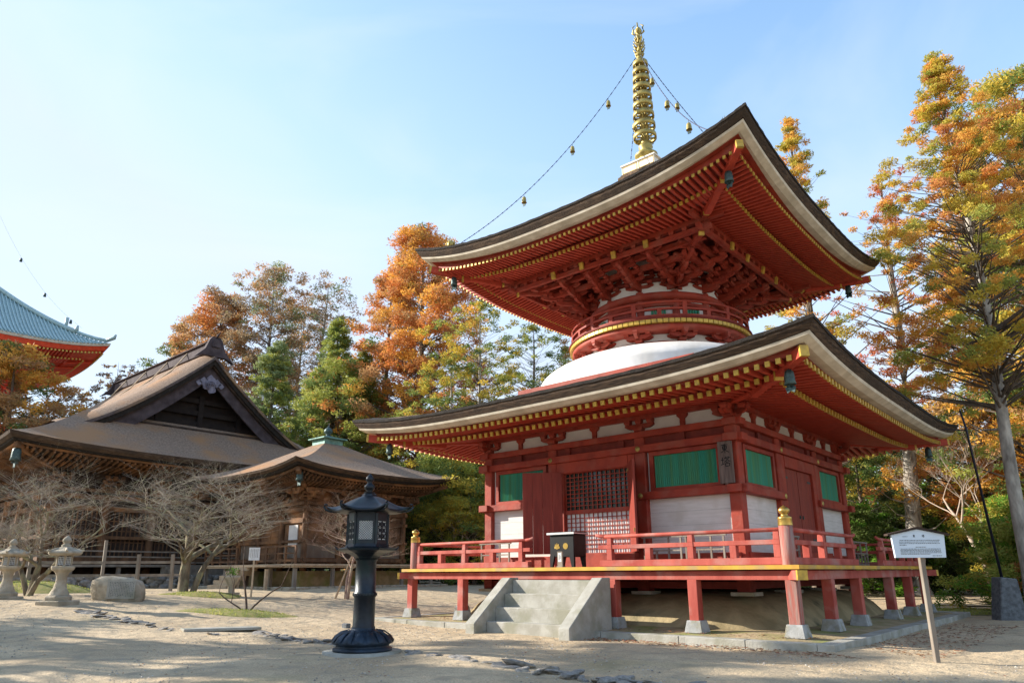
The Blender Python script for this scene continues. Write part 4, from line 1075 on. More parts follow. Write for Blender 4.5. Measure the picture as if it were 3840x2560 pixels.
# pole with stone block
pb_ = empty('lamp_pole', (8.66, 5.86, -.02), 'slender black leaning pole rising from a tall grey stone block at right', 'pole', rz=YAW)
g = MB(); g.prism([(-.46, 0), (.42, 0), (.30, 1.30), (-.22, 1.36)], (0, -.25, 0), (1, 0, 0), (0, 0, 1), -.5); g.build('stone_block', 'stone_dark', pb_, bevel=.03)
g = MB(); g.tube([(-.02, -.0, 1.2), (-.32, 0, 6.3), (-.42, 0, 6.9)], [.045, .035, .03], 8); g.tube([(-.34, 0, 6.2), (-1.35, .1, 6.28)], [.02, .015], 6); g.build('pole_shaft', 'pole', pb_)

# sign & planter near small hall
sp = empty('notice_post', (-14.74, -7.34, .62), 'small white notice on a thin wooden post before the small brown hall', 'sign', rz=YAW+R(8))
g = MB(); g.box((0, 0, .95), (.06, .06, 1.9)); g.build('post', 'wood_pale', sp)
g = MB(); g.box((0, -.04, 1.72), (.42, .03, .50)); bd = g.build('board', 'paper', sp)
g = MB()
for i in range(5): g.box((-.13+.065*i, -.057, 1.74), (.012, .003, .34-.03*(i % 2)))
g.build('writing', 'wood_grey', bd)
stp = empty('stone_planter', (-15.83, -7.62, .68), 'flared stone planter with a green tuft beside the small hall stairs', 'planter')
g = MB(); g.box((0, 0, .08), (.5, .5, .16)); g.lathe([(.14, .16), (.13, .35), (.18, .5), (.32, .72), (.33, .82), (.26, .82), (.24, .76), (0, .76)], 16); g.build('vase', 'stone_warm', stp)
g = MB(); r = random.Random(2)
for i in range(160):
    a = r.uniform(0, 6.28); d = r.uniform(.0, .26); z = .8+r.uniform(0, .3); x, y = d*math.cos(a), d*math.sin(a); q = r.uniform(0, 6.28); s_ = .05
    g.add([(x, y, z), (x+s_*math.cos(q), y+s_*math.sin(q), z+.02), (x+s_*math.cos(q+1), y+s_*math.sin(q+1), z+.06)], [(0, 1, 2)])
g.build('foliage', 'lf_bright', stp)

# =================================================================== generic old timber hall pieces
def rect_side(hx, hy, k, s, o_off, z):
    """point on side k of a rectangle hx*hy, s along (-1..1 scaled), inset o_off"""
    if k % 2 == 0: X, Y = s*(hx-o_off), -(hy-o_off)
    else: X, Y = (hx-o_off), s*(hy-o_off)
    if k in (2,): X, Y = -X, -Y
    if k == 3: X, Y = -X, -Y
    return (X, Y, z)
def rect_strip(mb, hx, hy, sec, lift, k, mi=0, n=36, jit=0, smooth=False):
    vs = []; r = random.Random(k); m = len(sec)
    for i in range(n+1):
        t = math.sin(PI/2*(2*i/n-1)*.92)/math.sin(PI/2*.92)
        for j, p in enumerate(sec):
            lf = p[2] if len(p) > 2 else 1
            vs.append(rect_side(hx, hy, k, t, p[0], p[1]+lift(t)*lf+r.uniform(-jit, jit)))
    mb.add(vs, [(i*m+j, (i+1)*m+j, (i+1)*m+(j+1) % m, i*m+(j+1) % m) for i in range(n) for j in range(m)], mi, smooth)
def rect_roof(mb, hx, hy, prof, dmax, lift, k, mi=0, n=36, rows=12, z0=0):
    vs = []
    for j in range(rows+1):
        d = dmax*j/rows; f = max(0, 1-d/(dmax*.75))**2
        for i in range(n+1):
            t = math.sin(PI/2*(2*i/n-1)*.92)/math.sin(PI/2*.92); vs.append(rect_side(hx, hy, k, t, d, z0+prof(d)+lift(t)*f))
    mb.add(vs, [(j*(n+1)+i, j*(n+1)+i+1, (j+1)*(n+1)+i+1, (j+1)*(n+1)+i) for j in range(rows) for i in range(n)], mi, True)
def timber_eave(root, hx, hy, z0, lift, thick, over, wallz, mroof='bark_roof', sp=.3, rw=.12, n=40):
    """layered bark edge, boards, two rows of rafters, hip beams; over = overhang to wall"""
    e = MB(); b = MB(); s_ = MB(); rf = MB(); dk = MB()
    for k in range(4):
        rect_strip(e, hx, hy, [(0, z0+.01), (.06, z0-thick*.5), (.22, z0-thick), (.9, z0-thick), (.7, z0+.03)], lift, k, jit=.008, n=60)
        rect_strip(dk, hx, hy, [(.26, z0-thick-.004), (.34, z0-thick-.12), (.60, z0-thick-.13), (.60, z0-thick-.004)], lift, k)
        rect_strip(b, hx, hy, [(.55, z0-thick-.135, .95), (.58, z0-thick-.25, .95), (.8, z0-thick-.25, .95), (.8, z0-thick-.135, .95)], lift, k)
        rect_strip(s_, hx, hy, [(.6, z0-thick-.16, .93), (over+.3, wallz+.10, 0), (over+.3, wallz+.14, 0), (.6, z0-thick-.12, .93)], lift, k)
        L_ = (hx if k % 2 == 0 else hy); N_ = int(2*(L_-.8)/sp)
        for i in range(N_+1):
            q = -(L_-.8)+2*(L_-.8)*i/N_
            for (oa, za, la, ob_, zb) in ((.72, z0-thick-.30, .9, over*.55, 0), (over*.42, z0-thick-.44, .55, over+.1, wallz)):
                if ob_ > over: zb2 = wallz+.02; ob2 = over+.1
                else: ob2 = over*.55; zb2 = z0-thick-.30+(wallz-(z0-thick-.30))*.42
                in_ = L_-abs(q)   # distance from the corner
                if in_ < oa+.05: continue
                ob2 = min(ob2, in_)
                ll = lift(q/(L_-oa))*la
                p = rect_side(hx, hy, k, q/(L_-oa), oa, za+ll); fr = (ob2-oa)/max(.1, (over+.1-oa))
                q2 = rect_side(hx, hy, k, q/max(.1, (L_-ob2)), ob2, za+(wallz+.02-za)*fr+ll*(1-fr))
                rf.beam(p, q2, rw*.75, rw, 0)
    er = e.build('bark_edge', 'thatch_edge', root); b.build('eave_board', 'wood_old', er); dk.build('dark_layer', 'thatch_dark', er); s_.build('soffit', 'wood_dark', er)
    rf.build('rafter', 'wood_old', root, kind='stuff')
    for sx in (-1, 1):
        for sy in (-1, 1):
            g = MB(); g.beam((sx*(hx-over-.1), sy*(hy-over-.1), wallz-.05), (sx*(hx-.5), sy*(hy-.5), z0-thick-.30+lift(1)*.9), .22, .26); g.build('hip_beam', 'wood_old', root)
def timber_brackets(root, hx, hy, z0, z1, sxs, sys_, m='wood_old'):
    for k in range(4):
        S_ = sxs if k % 2 == 0 else sys_
        O = hy if k % 2 == 0 else hx
        a = k*PI/2; u = Vector((math.cos(a), math.sin(a), 0)); o_ = Vector((math.sin(a), -math.cos(a), 0))
        for s in S_:
            g = MB(); h = (z1-z0)
            for j, (oo, zz) in enumerate(((0, 0), (.35, .33), (.7, .66))):
                z = z0+h*zz*.9; c = u*s+o_*(O+oo)+Vector((0, 0, z))
                g.prism(arm_poly(.55, .16, .14), c, u, (0, 0, 1), .14)
                g.prism(arm_poly(.40, .16, .14), c-u*.07+o_*.1, o_, (0, 0, 1), .14)
                for d in (-.45, 0, .45):
                    p = c+u*d+o_*.0; g.box((p.x, p.y, z+.24), (.22, .22, .15), 0, rz=a)
            g.build('bracket_set', m, root)

# =================================================================== small brown hall
HC = (-25.07, 2.85, .8); hz = .8
sh = empty('small_hall', HC, 'small square weathered brown timber hall with bark pyramid roof and green copper finial', 'hall')
liftS = lambda t: .42*abs(t)**3.0
z0 = 6.92-hz; H_ = 5.85
g = MB()
for k in range(4): rect_roof(g, H_, H_, lambda d: 2.62*(d/5.6)**1.18, 5.55, liftS, k, z0=z0)
g.build('bark_roof', 'bark_roof', sh)
WZ = 5.98-hz
timber_eave(sh, H_, H_, z0, liftS, .20, 2.35, WZ, sp=.24, rw=.11)
g = MB(); g.box((0, 0, 8.78-.12), (1.35, 1.35, .34)); g.box((0, 0, 8.99-.12), (1.75, 1.75, .09)); g.box((0, 0, 9.1-.12), (1.3, 1.3, .14), 0, top=.5); fb = g.build('roof_box', 'copper', sh, bevel=.02)
g = MB(); g.lathe([(.30, 9.02), (.30, 9.1), (.15, 9.15), (.12, 9.22), (.25, 9.32), (.27, 9.45), (.20, 9.58), (.06, 9.70), (0, 9.74)], 20); g.build('jewel', 'bronze_bell', fb)
WS = 3.45; DK = 2.05-hz
for k in range(4):
    for s in (-3.45, -1.2, 1.2):
        g = MB(); X = SD(k, s, 3.45, 0); g.lathe([(.16, .1), (.16, 4.4)], 14, (X[0], X[1], 0)); g.build('column', 'wood_old', sh)
    for z, h in ((DK+.12, .2), (DK+1.15, .15), (3.45, .2), (4.05, .22), (4.42, .16)):
        g = MB(); z += .003*(k % 2); g.bb(SD(k, -3.7, 3.36, z), SD(k, 3.7, 3.56, z+h)); g.build('wall_beam', 'wood_old', sh)
    g = MB(); g.bb(SD(k, -3.45, 3.30, DK), SD(k, 3.45, 3.36, 5.2)); g.build('wall_board', 'wood_old', sh)
    g = MB(); g.bb(SD(k, -3.9, 4.0, WZ-.05), SD(k, 3.9, 4.2, WZ+.1)); g.build('eave_purlin', 'wood_old', sh)
timber_brackets(sh, 3.46, 3.46, 4.60, 5.15, (-3.4, -1.2, 1.2, 3.4), (-3.4, -1.2, 1.2, 3.4))
# deck
g = MB(); n = 30
g.box((0, 0, DK-.05), (9.9, 9.9, .10)); g.box((0, 0, DK-.14), (9.8, 9.8, .08)); g.build('deck', 'wood_pale', sh, bevel=.01)
for k in range(4):
    for s in (-4.7, -2.4, 0, 2.4):
        g = MB(); X = SD(k, s, 4.7, 0); g.box((X[0], X[1], DK/2-.1), (.17, .17, DK-.2+.1)); g.build('deck_post', 'wood_grey', sh)
g = MB(); g.box((0, 0, .45), (7.6, 7.6, .9)); g.build('stone_mound', 'soil', sh)
r = random.Random(4)
for k in (0, 1):
    x = -4.9
    while x < 4.9:
        w_ = r.uniform(.35, .7); X = SD(k, x+w_/2, 5.3, .02); g = MB(); g.box((X[0], X[1], .0), (w_-.03, .35, .24) if k == 0 else (.35, w_-.03, .24), 0, rz=r.uniform(-.05, .05)); g.build('foundation_stone', 'stone_warm', sh, bevel=.04); x += w_
# front (-Y) doors ; right (+X) side doors and white panel
for k in (0, 1):
    for s0, s1 in ((-1.05, -.02), (.02, 1.05)):
        g = MB(); g.bb(SD(k, s0, 3.36, DK+.32), SD(k, s1, 3.42, 3.42)); d = g.build('door_leaf', 'wood_dark' if k else 'wood_old', sh)
        q = MB()
        for z in (DK+.9, DK+1.5): q.bb(SD(k, s0+.02, 3.42, z), SD(k, s1-.02, 3.45, z+.08))
        q.build('door_rail', 'wood_old', d)
    for sg in (-1, 1):
        g = MB()
        for i in range(14): z = DK+.36+i*.055; g.bb(SD(k, sg*1.4, 3.37, z), SD(k, sg*3.25, 3.40, z+.03))
        g.build('louvre', 'wood_grey', sh)
        g = MB(); g.bb(SD(k, sg*1.4, 3.37, DK+1.32), SD(k, sg*3.25, 3.41, 3.42)); g.build('side_panel', 'wood_old', sh)
        if k == 0 and sg > 0:
            g = MB(); g.bb((1.9, -3.47, DK+.95), (2.75, -3.42, 3.35)); g.build('white_board', 'plaster', sh)
# railing on deck and steps on the -Y side
for k, a, b in ((0, -4.8, -1.1), (0, 1.1, 4.8)):
    g = MB()
    for z, h in ((.12, .1), (.5, .07), (.85, .09)): g.bb(SD(k, a, 4.74, DK+z), SD(k, b, 4.82, DK+z+h))
    for i in range(5): s = a+(b-a)*i/4; g.bb(SD(k, s-.05, 4.73, DK), SD(k, s+.05, 4.83, DK+.9))
    g.build('deck_railing', 'wood_old', sh)
for i in range(5):
    g = MB(); g.bb((-1.0, -6.4+i*.32, -.05+i*.24), (1.0, -5.95+i*.32, .20+i*.24)); g.build('step', 'wood_pale', sh)
g = MB(); g.box((2.3, -5.4, DK-.10), (3.2, 1.0, .1)); 
for x in (.9, 3.7): g.box((x, -5.7, .5), (.14, .14, 1.0))
g.build('step_landing', 'wood_pale', sh)
for (sx, sy), lab in (((1, -1), 'greenish bronze wind bell at the near corner of the small brown hall'),):
    b = copy_tree(cb); b.location = (HC[0]+sx*5.0, HC[1]+sy*5.0, 6.75); b['label'] = lab; b['group'] = 'bronze wind bells at the roof corners'; b.scale = (1.2, 1.2, 1.2)

# =================================================================== large old hall with gable
MC = (-45.3, .35, .8)
mh = empty('main_hall', MC, 'large dark timber hall with brown bark hip-and-gable roof and carved gable pendant', 'hall')
HX, HY = 12.7, 12.6; z0 = 8.75-.8; PK = 17.3-.8
skirt_ = lambda d: 2.15*(d/3.6)**1.12
pr_ = lambda d: 2.15*(d/3.6)**1.12 if d < 3.6 else 2.15+(PK-z0-2.15)*((min(d, HY)-3.6)/(HY-3.6))**1.32
liftM = lambda t: .45*abs(t)**3.2
GX = 8.9     # gable plane x (verge), local
g = MB()
for k in (1, 3): rect_roof(g, HX, HY, skirt_, 5.0, liftM, k, z0=z0, n=44)
for k in (0, 2): rect_roof(g, HX, HY, skirt_, 4.0, liftM, k, z0=z0, n=44)
g.build('skirt_roof', 'bark_roof', mh)
# upper gable slopes with verge
def yprof(y): return z0+pr_(HY-abs(y))
g = MB(); n = 40; ys = [HY-3.3-(HY-3.3)*i/n for i in range(n+1)]
for sy in (-1, 1):
    vs = []
    xs = [-GX-.28, -GX-.1, -GX+.25, -GX+.8, -GX+1.5, 0, GX-1.5, GX-.8, GX-.25, GX+.1, GX+.28]
    for y in ys:
        for i, x in enumerate(xs):
            f = max(0, (abs(x)-(GX-1.5))/1.78)
            z = yprof(y)+.22-.70*f**2.2
            vs.append((x, sy*y, z))
    m = len(xs); g.add(vs, [(j*m+i, j*m+i+1, (j+1)*m+i+1, (j+1)*m+i) for j in range(n) for i in range(m-1)], 0, True)
g.build('gable_roof', 'bark_roof', mh)
for sx in (-1, 1):
    g1, g2, g3 = MB(), MB(), MB()
    for sy in (-1, 1):
        def strip(gg, x0, x1, za, zb, y0=HY-3.6, mi=0, widen=0):
            vs = []
            yy = [y0-(y0)*i/n for i in range(n+1)]
            for y in yy:
                z = yprof(y)
                for x, dz in ((x0, za), (x1, za), (x1, zb-widen*y/HY), (x0, zb-widen*y/HY)): vs.append((sx*x, sy*y, z+dz))
            gg.add(vs, [(i*4+j, (i+1)*4+j, (i+1)*4+(j+1) % 4, i*4+(j+1) % 4) for i in range(n) for j in range(4)], mi)
            gg.add([vs[0], vs[1], vs[2], vs[3]], [(0, 1, 2, 3)])
        strip(g1, GX-1.3, GX+.27, -.40, -.62); strip(g1, GX-1.3, GX+.14, -.62, -.98, mi=1)  # lower band near black: shadow under the verge put into its colour
        strip(g2, GX-1.3, GX+.0, -.99, -1.12)
        strip(g3, GX-.40, GX-.26, -1.12, -2.05, widen=.1)
    vb = g1.build('verge', ['bark_grey', 'thatch_dark'], mh); g2.build('verge_board', 'wood_dark', vb)
    bb_ = g3.build('bargeboard', 'wood_gable', mh)
    g = MB()   # recessed gable wall
    vs = []; xw = sx*(GX-1.5); yy = [-(HY-4.2)+2*(HY-4.2)*i/30 for i in range(31)]
    for y in yy: vs += [(xw, y, z0+1.2), (xw, y, yprof(y)-.4)]
    g.add(vs, [(i*2, i*2+2, i*2+3, i*2+1) for i in range(30)]); g.build('gable_wall', 'gable_shade', mh)
    for z, hw in ((z0+3.3, 5.6), (z0+4.1, 4.6), (z0+5.0, 3.5)):
        g = MB(); g.box((sx*(GX-1.35), 0, z), (.3, hw*2, .34)); g.build('gable_beam', 'gable_shade', mh)
    g = MB(); g.box((sx*(GX-1.0), 0, z0+2.75), (.9, 12.6, .14)); g.build('gable_sill', 'wood_dark', mh)
    for y in (-3, 0, 3):
        g = MB(); g.box((sx*(GX-1.3), y, z0+3.9), (.32, .36, 3.0 if y == 0 else 1.6)); g.build('gable_strut', 'gable_shade', mh)
    # carved pendants
    def pend(y, z, s, tilt=0):
        g = MB()
        out = []
        for i in range(26):
            a = PI*2*i/26; rr = (1+.20*math.cos(3*a+PI)+.10*math.sin(7*a)); out.append((rr*s*math.cos(a)*.75, rr*s*math.sin(a)*.8))
        g.prism(out, (sx*(GX-.25), y, z-.5), (0, sx, 0), (0, 0, 1), .12)
        for (dy, dz, q) in ((-.75, .35, .42), (.75, .35, .42), (-1.25, .12, .30), (1.25, .12, .30), (0, .75, .4)):
            g.prism([(q*s*math.cos(PI*2*i/12)*(1+.18*math.cos(4*PI*2*i/12)), q*s*math.sin(PI*2*i/12)*(1+.18*math.cos(4*PI*2*i/12))) for i in range(12)], (sx*(GX-.24), y+dy*s, z-.5+dz*s), (0, sx, 0), (0, 0, 1), .10)
        for i in range(3):
            pts = [(sx*(GX-.02), y+s*(.12+.22*i)*math.cos(a*.5), z-.5+s*(.12+.22*i)*math.sin(a*.5)*.8) for a in range(10)]; g.tube(pts, [.045]*10, 5)
        g.build('gable_pendant', 'lavender', bb_)
    pend(0, yprof(0)-2.0, .66); pend(-5.4, yprof(5.4)-1.75, .42); pend(5.4, yprof(5.4)-1.75, .42)
    # ridge end ornament
    g = MB(); zt = PK
    g.prism([(-1.5, -.75), (-.75, .05), (-.5, .75), (-.3, 1.05), (.3, 1.05), (.5, .75), (.75, .05), (1.5, -.75), (.9, -.45), (-.9, -.45)], (sx*(GX-.25) if sx > 0 else sx*(GX-.25), 0, zt+.1), (0, sx, 0), (0, 0, 1), .35)
    g.prism([(-.32, 0), (.32, 0), (.25, .5), (0, .62), (-.25, .5)], (sx*(GX+.10), 0, zt+.35), (0, sx, 0), (0, 0, 1), .12)
    g.tube([(sx*GX, 0, zt+1.05), (sx*(GX+.25), .05, zt+1.3), (sx*(GX+.5), .08, zt+1.5)], [.09, .07, .03], 6)
    g.build('ridge_end_ornament', 'wood_gable', mh)
g = MB(); g.box((0, 0, PK+.28), (2*GX-.6, .95, .70)); g.box((0, 0, PK+.68), (2*GX-.4, 1.25, .10)); g.build('ridge', 'wood_gable', mh, bevel=.03)
for x in (-6, -2, 2, 5.4):
    g = MB()
    for sy in (-1, 1): g.tube([(x, sy*.4, PK+.6), (x, sy*1.5, yprof(1.5)+.3), (x, sy*2.6, yprof(2.6)+.15)], [.05, .05, .04], 5)
    g.build('ridge_brace', 'wood_pale', mh)
WZm = 7.75-.8
timber_eave(mh, HX, HY, z0, liftM, .34, 3.6, WZm, sp=.34, rw=.15)
for k in range(4):
    for s in (-8.9, -5.9, -3, 0, 3, 5.9):
        g = MB(); X = SD(k, s, 8.95, 0); g.lathe([(.24, .3), (.24, 5.6)], 12, (X[0], X[1], 0)); g.build('column', 'wood_old', mh)
    for z, h in ((1.5, .3), (2.9, .2), (4.6, .3), (5.3, .28), (5.75, .2)):
        g = MB(); z += .004*(k % 2); g.bb(SD(k, -9.3, 8.82, z), SD(k, 9.3, 9.1, z+h)); g.build('wall_beam', 'wood_old', mh)
    g = MB(); g.bb(SD(k, -8.9, 8.70, .6), SD(k, 8.9, 8.80, 7.0)); g.build('wall_board', 'wood_dark', mh)
    for i in range(6):
        g = MB(); s = -8.9+2.96*i
        for j in range(9): g.bb(SD(k, s+.35+j*.27, 8.80, 1.8), SD(k, s+.42+j*.27, 8.86, 4.6))
        for z in (2.2, 2.7, 3.4, 4.0): g.bb(SD(k, s+.3, 8.80, z), SD(k, s+2.65, 8.85, z+.06))
        g.build('lattice_shutter', 'wood_old', mh)
timber_brackets(mh, 8.98, 8.98, 5.95, 6.75, [-8.8+2.94*i for i in range(7)], [-8.8+2.94*i for i in range(7)])
g = MB(); g.box((0, 0, 1.28), (21.6, 21.6, .14)); g.build('veranda', 'wood_grey', mh)
for k in range(4):
    for s in [-10.6+2.65*i for i in range(8)]:
        g = MB(); X = SD(k, s, 10.6, .6); g.box(X, (.2, .2, 1.25)); g.build('veranda_post', 'wood_grey', mh)
    for i in range(3):
        g = MB(); g.bb(SD(k, -10.7, 10.68, 1.45+i*.32), SD(k, 10.7, 10.76, 1.53+i*.32)); g.build('veranda_rail', 'wood_grey', mh)
g = MB(); g.box((0, 0, .3), (20.2, 20.2, 1.0)); g.build('stone_base', 'stone_warm', mh)
g = MB()
for i in range(7): g.bb((10.7+.34*(6-i), -2.6, -.1), (11.1+.34*(6-i), 2.6, .12+.19*i))
g.build('step_flight', 'wood_grey', mh)
b = copy_tree(cb); b.location = (MC[0]+11.9, MC[1]-11.9, 8.35); b['label'] = 'pale green wind bell under the near eave corner of the large dark hall'; b.scale = (1.7, 1.7, 1.7)
# low stone retaining wall in front of the hall
r = random.Random(31)
rw = empty('stone_wall', (-31.5, 0, .8), 'low wall of rounded field stones along the foot of the large dark hall', 'wall')
g = MB()
y = -15.0
while y < 14:
    for row in range(3):
        w_ = r.uniform(.35, .7); c = (r.uniform(-.05, .05)-.9, y+row*.2+w_/2, .12+row*.26)
        q = rock('', 0, (.5, w_, .34), '', '', '', r.randint(0, 999), rough=.25, flat=.5); g.add([(x+c[0], yy+c[1], z+c[2]-.15) for x, yy, z in q.v], q.f, 0, True)
    y += .5
g.build('field_stones', 'stone_blue', rw, kind='stuff')
# timber trellis fence
tf = empty('trellis_fence', (-26.2, -12.0, .75), 'grey open rail fence of rough posts behind the stone lantern', 'fence', rz=R(62))
for i in range(9):
    g = MB(); x = -6+1.5*i; g.beam((x, r.uniform(-.1, .1), -.1), (x+r.uniform(-.12, .12), r.uniform(-.2, .2), 1.75 if i % 3 else 2.4), .13, .13); g.build('fence_post', 'wood_grey', tf)
for z in (.75, 1.35): g = MB(); g.beam((-6.2, .08, z), (6.3, .08, z+.03), .07, .12); g.build('fence_rail', 'wood_grey', tf)
g = MB(); g.beam((-6.5, .0, 2.3), (-.8, .0, 2.35), .09, .09); g.build('fence_rail', 'wood_grey', tf)

# =================================================================== far vermilion pagoda roof
DXc = (-73.35-12.2, 5.44-12.2)
dt = empty('great_pagoda', (DXc[0], DXc[1], .8), 'huge vermilion pagoda with blue-green ribbed tile roof rising beyond trees at far left', 'pagoda')
HD = 12.2; zD = 26.3-.8; liftD = lambda t: 1.15*abs(t)**3.0
profD = lambda d: 9.2*(d/11.5)**1.22
g = MB()
for k in range(4): rect_roof(g, HD, HD, profD, 11.5, liftD, k, z0=zD, n=40)
g.build('tile_roof', 'tile', dt)
g = MB()
for k in range(4):
    for i in range(66):
        s = -HD+.2+(2*HD-.4)*i/65; pts = []
        dm_ = min(11.4, HD-abs(s))
        if dm_ < .3: continue
        for j in range(8):
            d = dm_*j/7; t = s/(HD-d) if HD-d > .01 else 0; t = max(-1, min(1, t)); f = max(0, 1-d/(11.5*.75))**2
            pts.append(rect_side(HD, HD, k, t, d-.05, zD+profD(d)+liftD(t)*f+.05))
        g.tube(pts, [.10]*8, 5)
g.build('tile_ribs', 'tile', dt, kind='stuff')
for sx in (-1, 1):
    for sy in (-1, 1):
        g = MB(); pts = []
        for j in range(14):
            d = .4+11*j/13; f = max(0, 1-d/(11.5*.75))**2; pts.append((sx*(HD-d), sy*(HD-d), zD+profD(d)+liftD(1)*f+.28))
        g.tube(pts[3:], [.30]*11, 6); g.tube(pts[:4], [.2, .2, .2, .2], 6)
        g.tube([pts[3], (pts[3][0]+sx*.1, pts[3][1]+sy*.1, pts[3][2]+.75)], [.3, .1], 6); g.tube([pts[4], (pts[4][0], pts[4][1], pts[4][2]+1.2)], [.16, .22], 6)
        g.tube([pts[0], (sx*(HD+.2), sy*(HD+.2), pts[0][2]+.35), (sx*(HD+.3), sy*(HD+.3), pts[0][2]+.75)], [.22, .22, .1], 6)
        g.build('hip_ridge', 'tile', dt)
wh, rd, gd, sf = MB(), MB(), MB(), MB()
for k in range(4):
    rect_strip(wh, HD, HD, [(0, zD), (.05, zD-.30), (.5, zD-.32), (.5, zD)], liftD, k)
    rect_strip(rd, HD, HD, [(.15, zD-.31), (.35, zD-.85), (.8, zD-.85), (.8, zD-.31)], liftD, k)
    rect_strip(sf, HD, HD, [(.6, zD-.9, .95), (7.4, zD-2.4, 0), (7.4, zD-2.3, 0), (.6, zD-.8, .95)], liftD, k)
    for i in range(62):
        s = -HD+.9+(2*HD-1.8)*i/61
        for d, dz, q in ((.45, -.98, .9), (1.9, -1.5, .6)):
            L_ = HD-d
            if abs(s) > L_-.3: continue
            c = rect_side(HD, HD, k, s/L_, d, zD+dz+liftD(s/L_)*q); gd.box(c, (.17, .17, .17))
            e_ = rect_side(HD, HD, k, s/L_, d, zD+dz+liftD(s/L_)*q); i_ = rect_side(HD, HD, k, max(-1, min(1, s/(L_-3))), d+3, zD+dz-.3)
            if abs(s) < L_-3: rd.beam(e_, i_, .15, .16)
wh.build('white_fascia', 'white_eave', dt); rd.build('eave_board', 'vermilion', dt); gd.build('rafter_caps', 'gold', dt, kind='stuff'); sf.build('soffit', 'vermilion', dt)
for k in range(4):
    for s in (-4.5, -1.5, 1.5, 4.5):
        g = MB()
        for j in range(4):
            X = SD(k, s, 5.2+j*1.1, zD-4.6+j*.75); g.box(X, (.7, .7, .5)); X2 = SD(k, s, 4.9+j*1.1, zD-4.2+j*.75); g.box(X2, (2.2, .5, .35) if k % 2 == 0 else (.5, 2.2, .35))
        g.build('bracket_set', 'vermilion', dt)
g = MB(); g.lathe([(5.0, zD-9), (5.0, zD-2)], 40); g.build('drum', 'vermilion', dt)
g = MB(); g.lathe([(7.0, zD-8.2), (7.0, zD-7.4), (6.2, zD-7.4)], 40); g.build('balcony', 'vermilion', dt)
g = MB()
for k in range(4): rect_roof(g, 15.5, 15.5, lambda d: 4.6*(d/9.5)**1.1, 9.5, lambda t: abs(t)**3, k, z0=zD-14)
g.build('lower_roof', 'tile', dt); g = MB(); g.lathe([(8.5, zD-11), (7.6, zD-9.4), (5.6, zD-8.6)], 40); g.build('dome', 'dome', dt)
g = MB(); g.box((0, 0, (zD-14)/2), (21, 21, zD-14)); g.build('lower_body', 'vermilion', dt)
for k in (0,):
    g = MB(); n = 40; P0 = Vector((HD-2.5, HD-2.5, zD+3)); P1 = Vector((0, 0, zD+21)); pts = []
    for i in range(n+1): f = i/n; pts.append(P0.lerp(P1, f)+Vector((0, 0, -2.2*4*f*(1-f))))
    g.tube(pts, [.008]*(n+1), 4); g.build('chain', 'chain', dt)
    for f in (.12, .35, .6):
        p = pts[int(f*n)]; g = MB(); g.lathe([(0, 0), (.12, -.1), (.16, -.5), (0, -.5)], 10, p); g.build('chain_bell', 'bronze_bell', dt)

# =================================================================== trees
LK, NK = .62, 2.8
def leaf_cloud(name, centers, radii, counts, mids, size, mats, parent, seed, flat=.6, elong=2.2, up=.3, needle=False):
    """many small leaf faces around clump centres, one mesh"""
    rg = np.random.default_rng(seed)
    centers = np.asarray(centers, float); radii = np.asarray(radii, float); counts = (np.asarray(counts)*NK).astype(int); mids = np.asarray(mids, int)
    idx = np.repeat(np.arange(len(centers)), counts); n = len(idx)
    d = rg.normal(size=(n, 3)); d /= np.linalg.norm(d, axis=1)[:, None]
    r_ = rg.random(n)**.5
    P = centers[idx]+d*r_[:, None]*radii[idx][:, None]*np.array([1, 1, flat])
    # orientation
    a = rg.normal(size=(n, 3)); a[:, 2] *= .6; a += d*.9; a /= np.linalg.norm(a, axis=1)[:, None]
    b = np.cross(a, rg.normal(size=(n, 3))); b /= np.linalg.norm(b, axis=1)[:, None]
    s_ = size*LK*(.6+.8*rg.random(n))[:, None]
    e = elong
    V = np.empty((n, 4, 3)); V[:, 0] = P-a*s_*e*.5; V[:, 1] = P+b*s_*.34; V[:, 2] = P+a*s_*e*.6; V[:, 3] = P-b*s_*.34
    me = bpy.data.meshes.new(name); me.vertices.add(n*4); me.vertices.foreach_set('co', V.reshape(-1))
    me.loops.add(n*4); me.loops.foreach_set('vertex_index', np.arange(n*4)); me.polygons.add(n)
    me.polygons.foreach_set('loop_start', np.arange(n)*4); me.polygons.foreach_set('loop_total', np.full(n, 4))
    mi = mids[idx].copy(); j = rg.random(n) < .06; mi[j] = rg.integers(0, len(mats), j.sum())
    for m in mats: me.materials.append(MATS[m])
    me.polygons.foreach_set('material_index', mi); me.update(); me.validate()
    o = bpy.data.objects.new('crown', me); COL.objects.link(o); o.parent = parent; return o
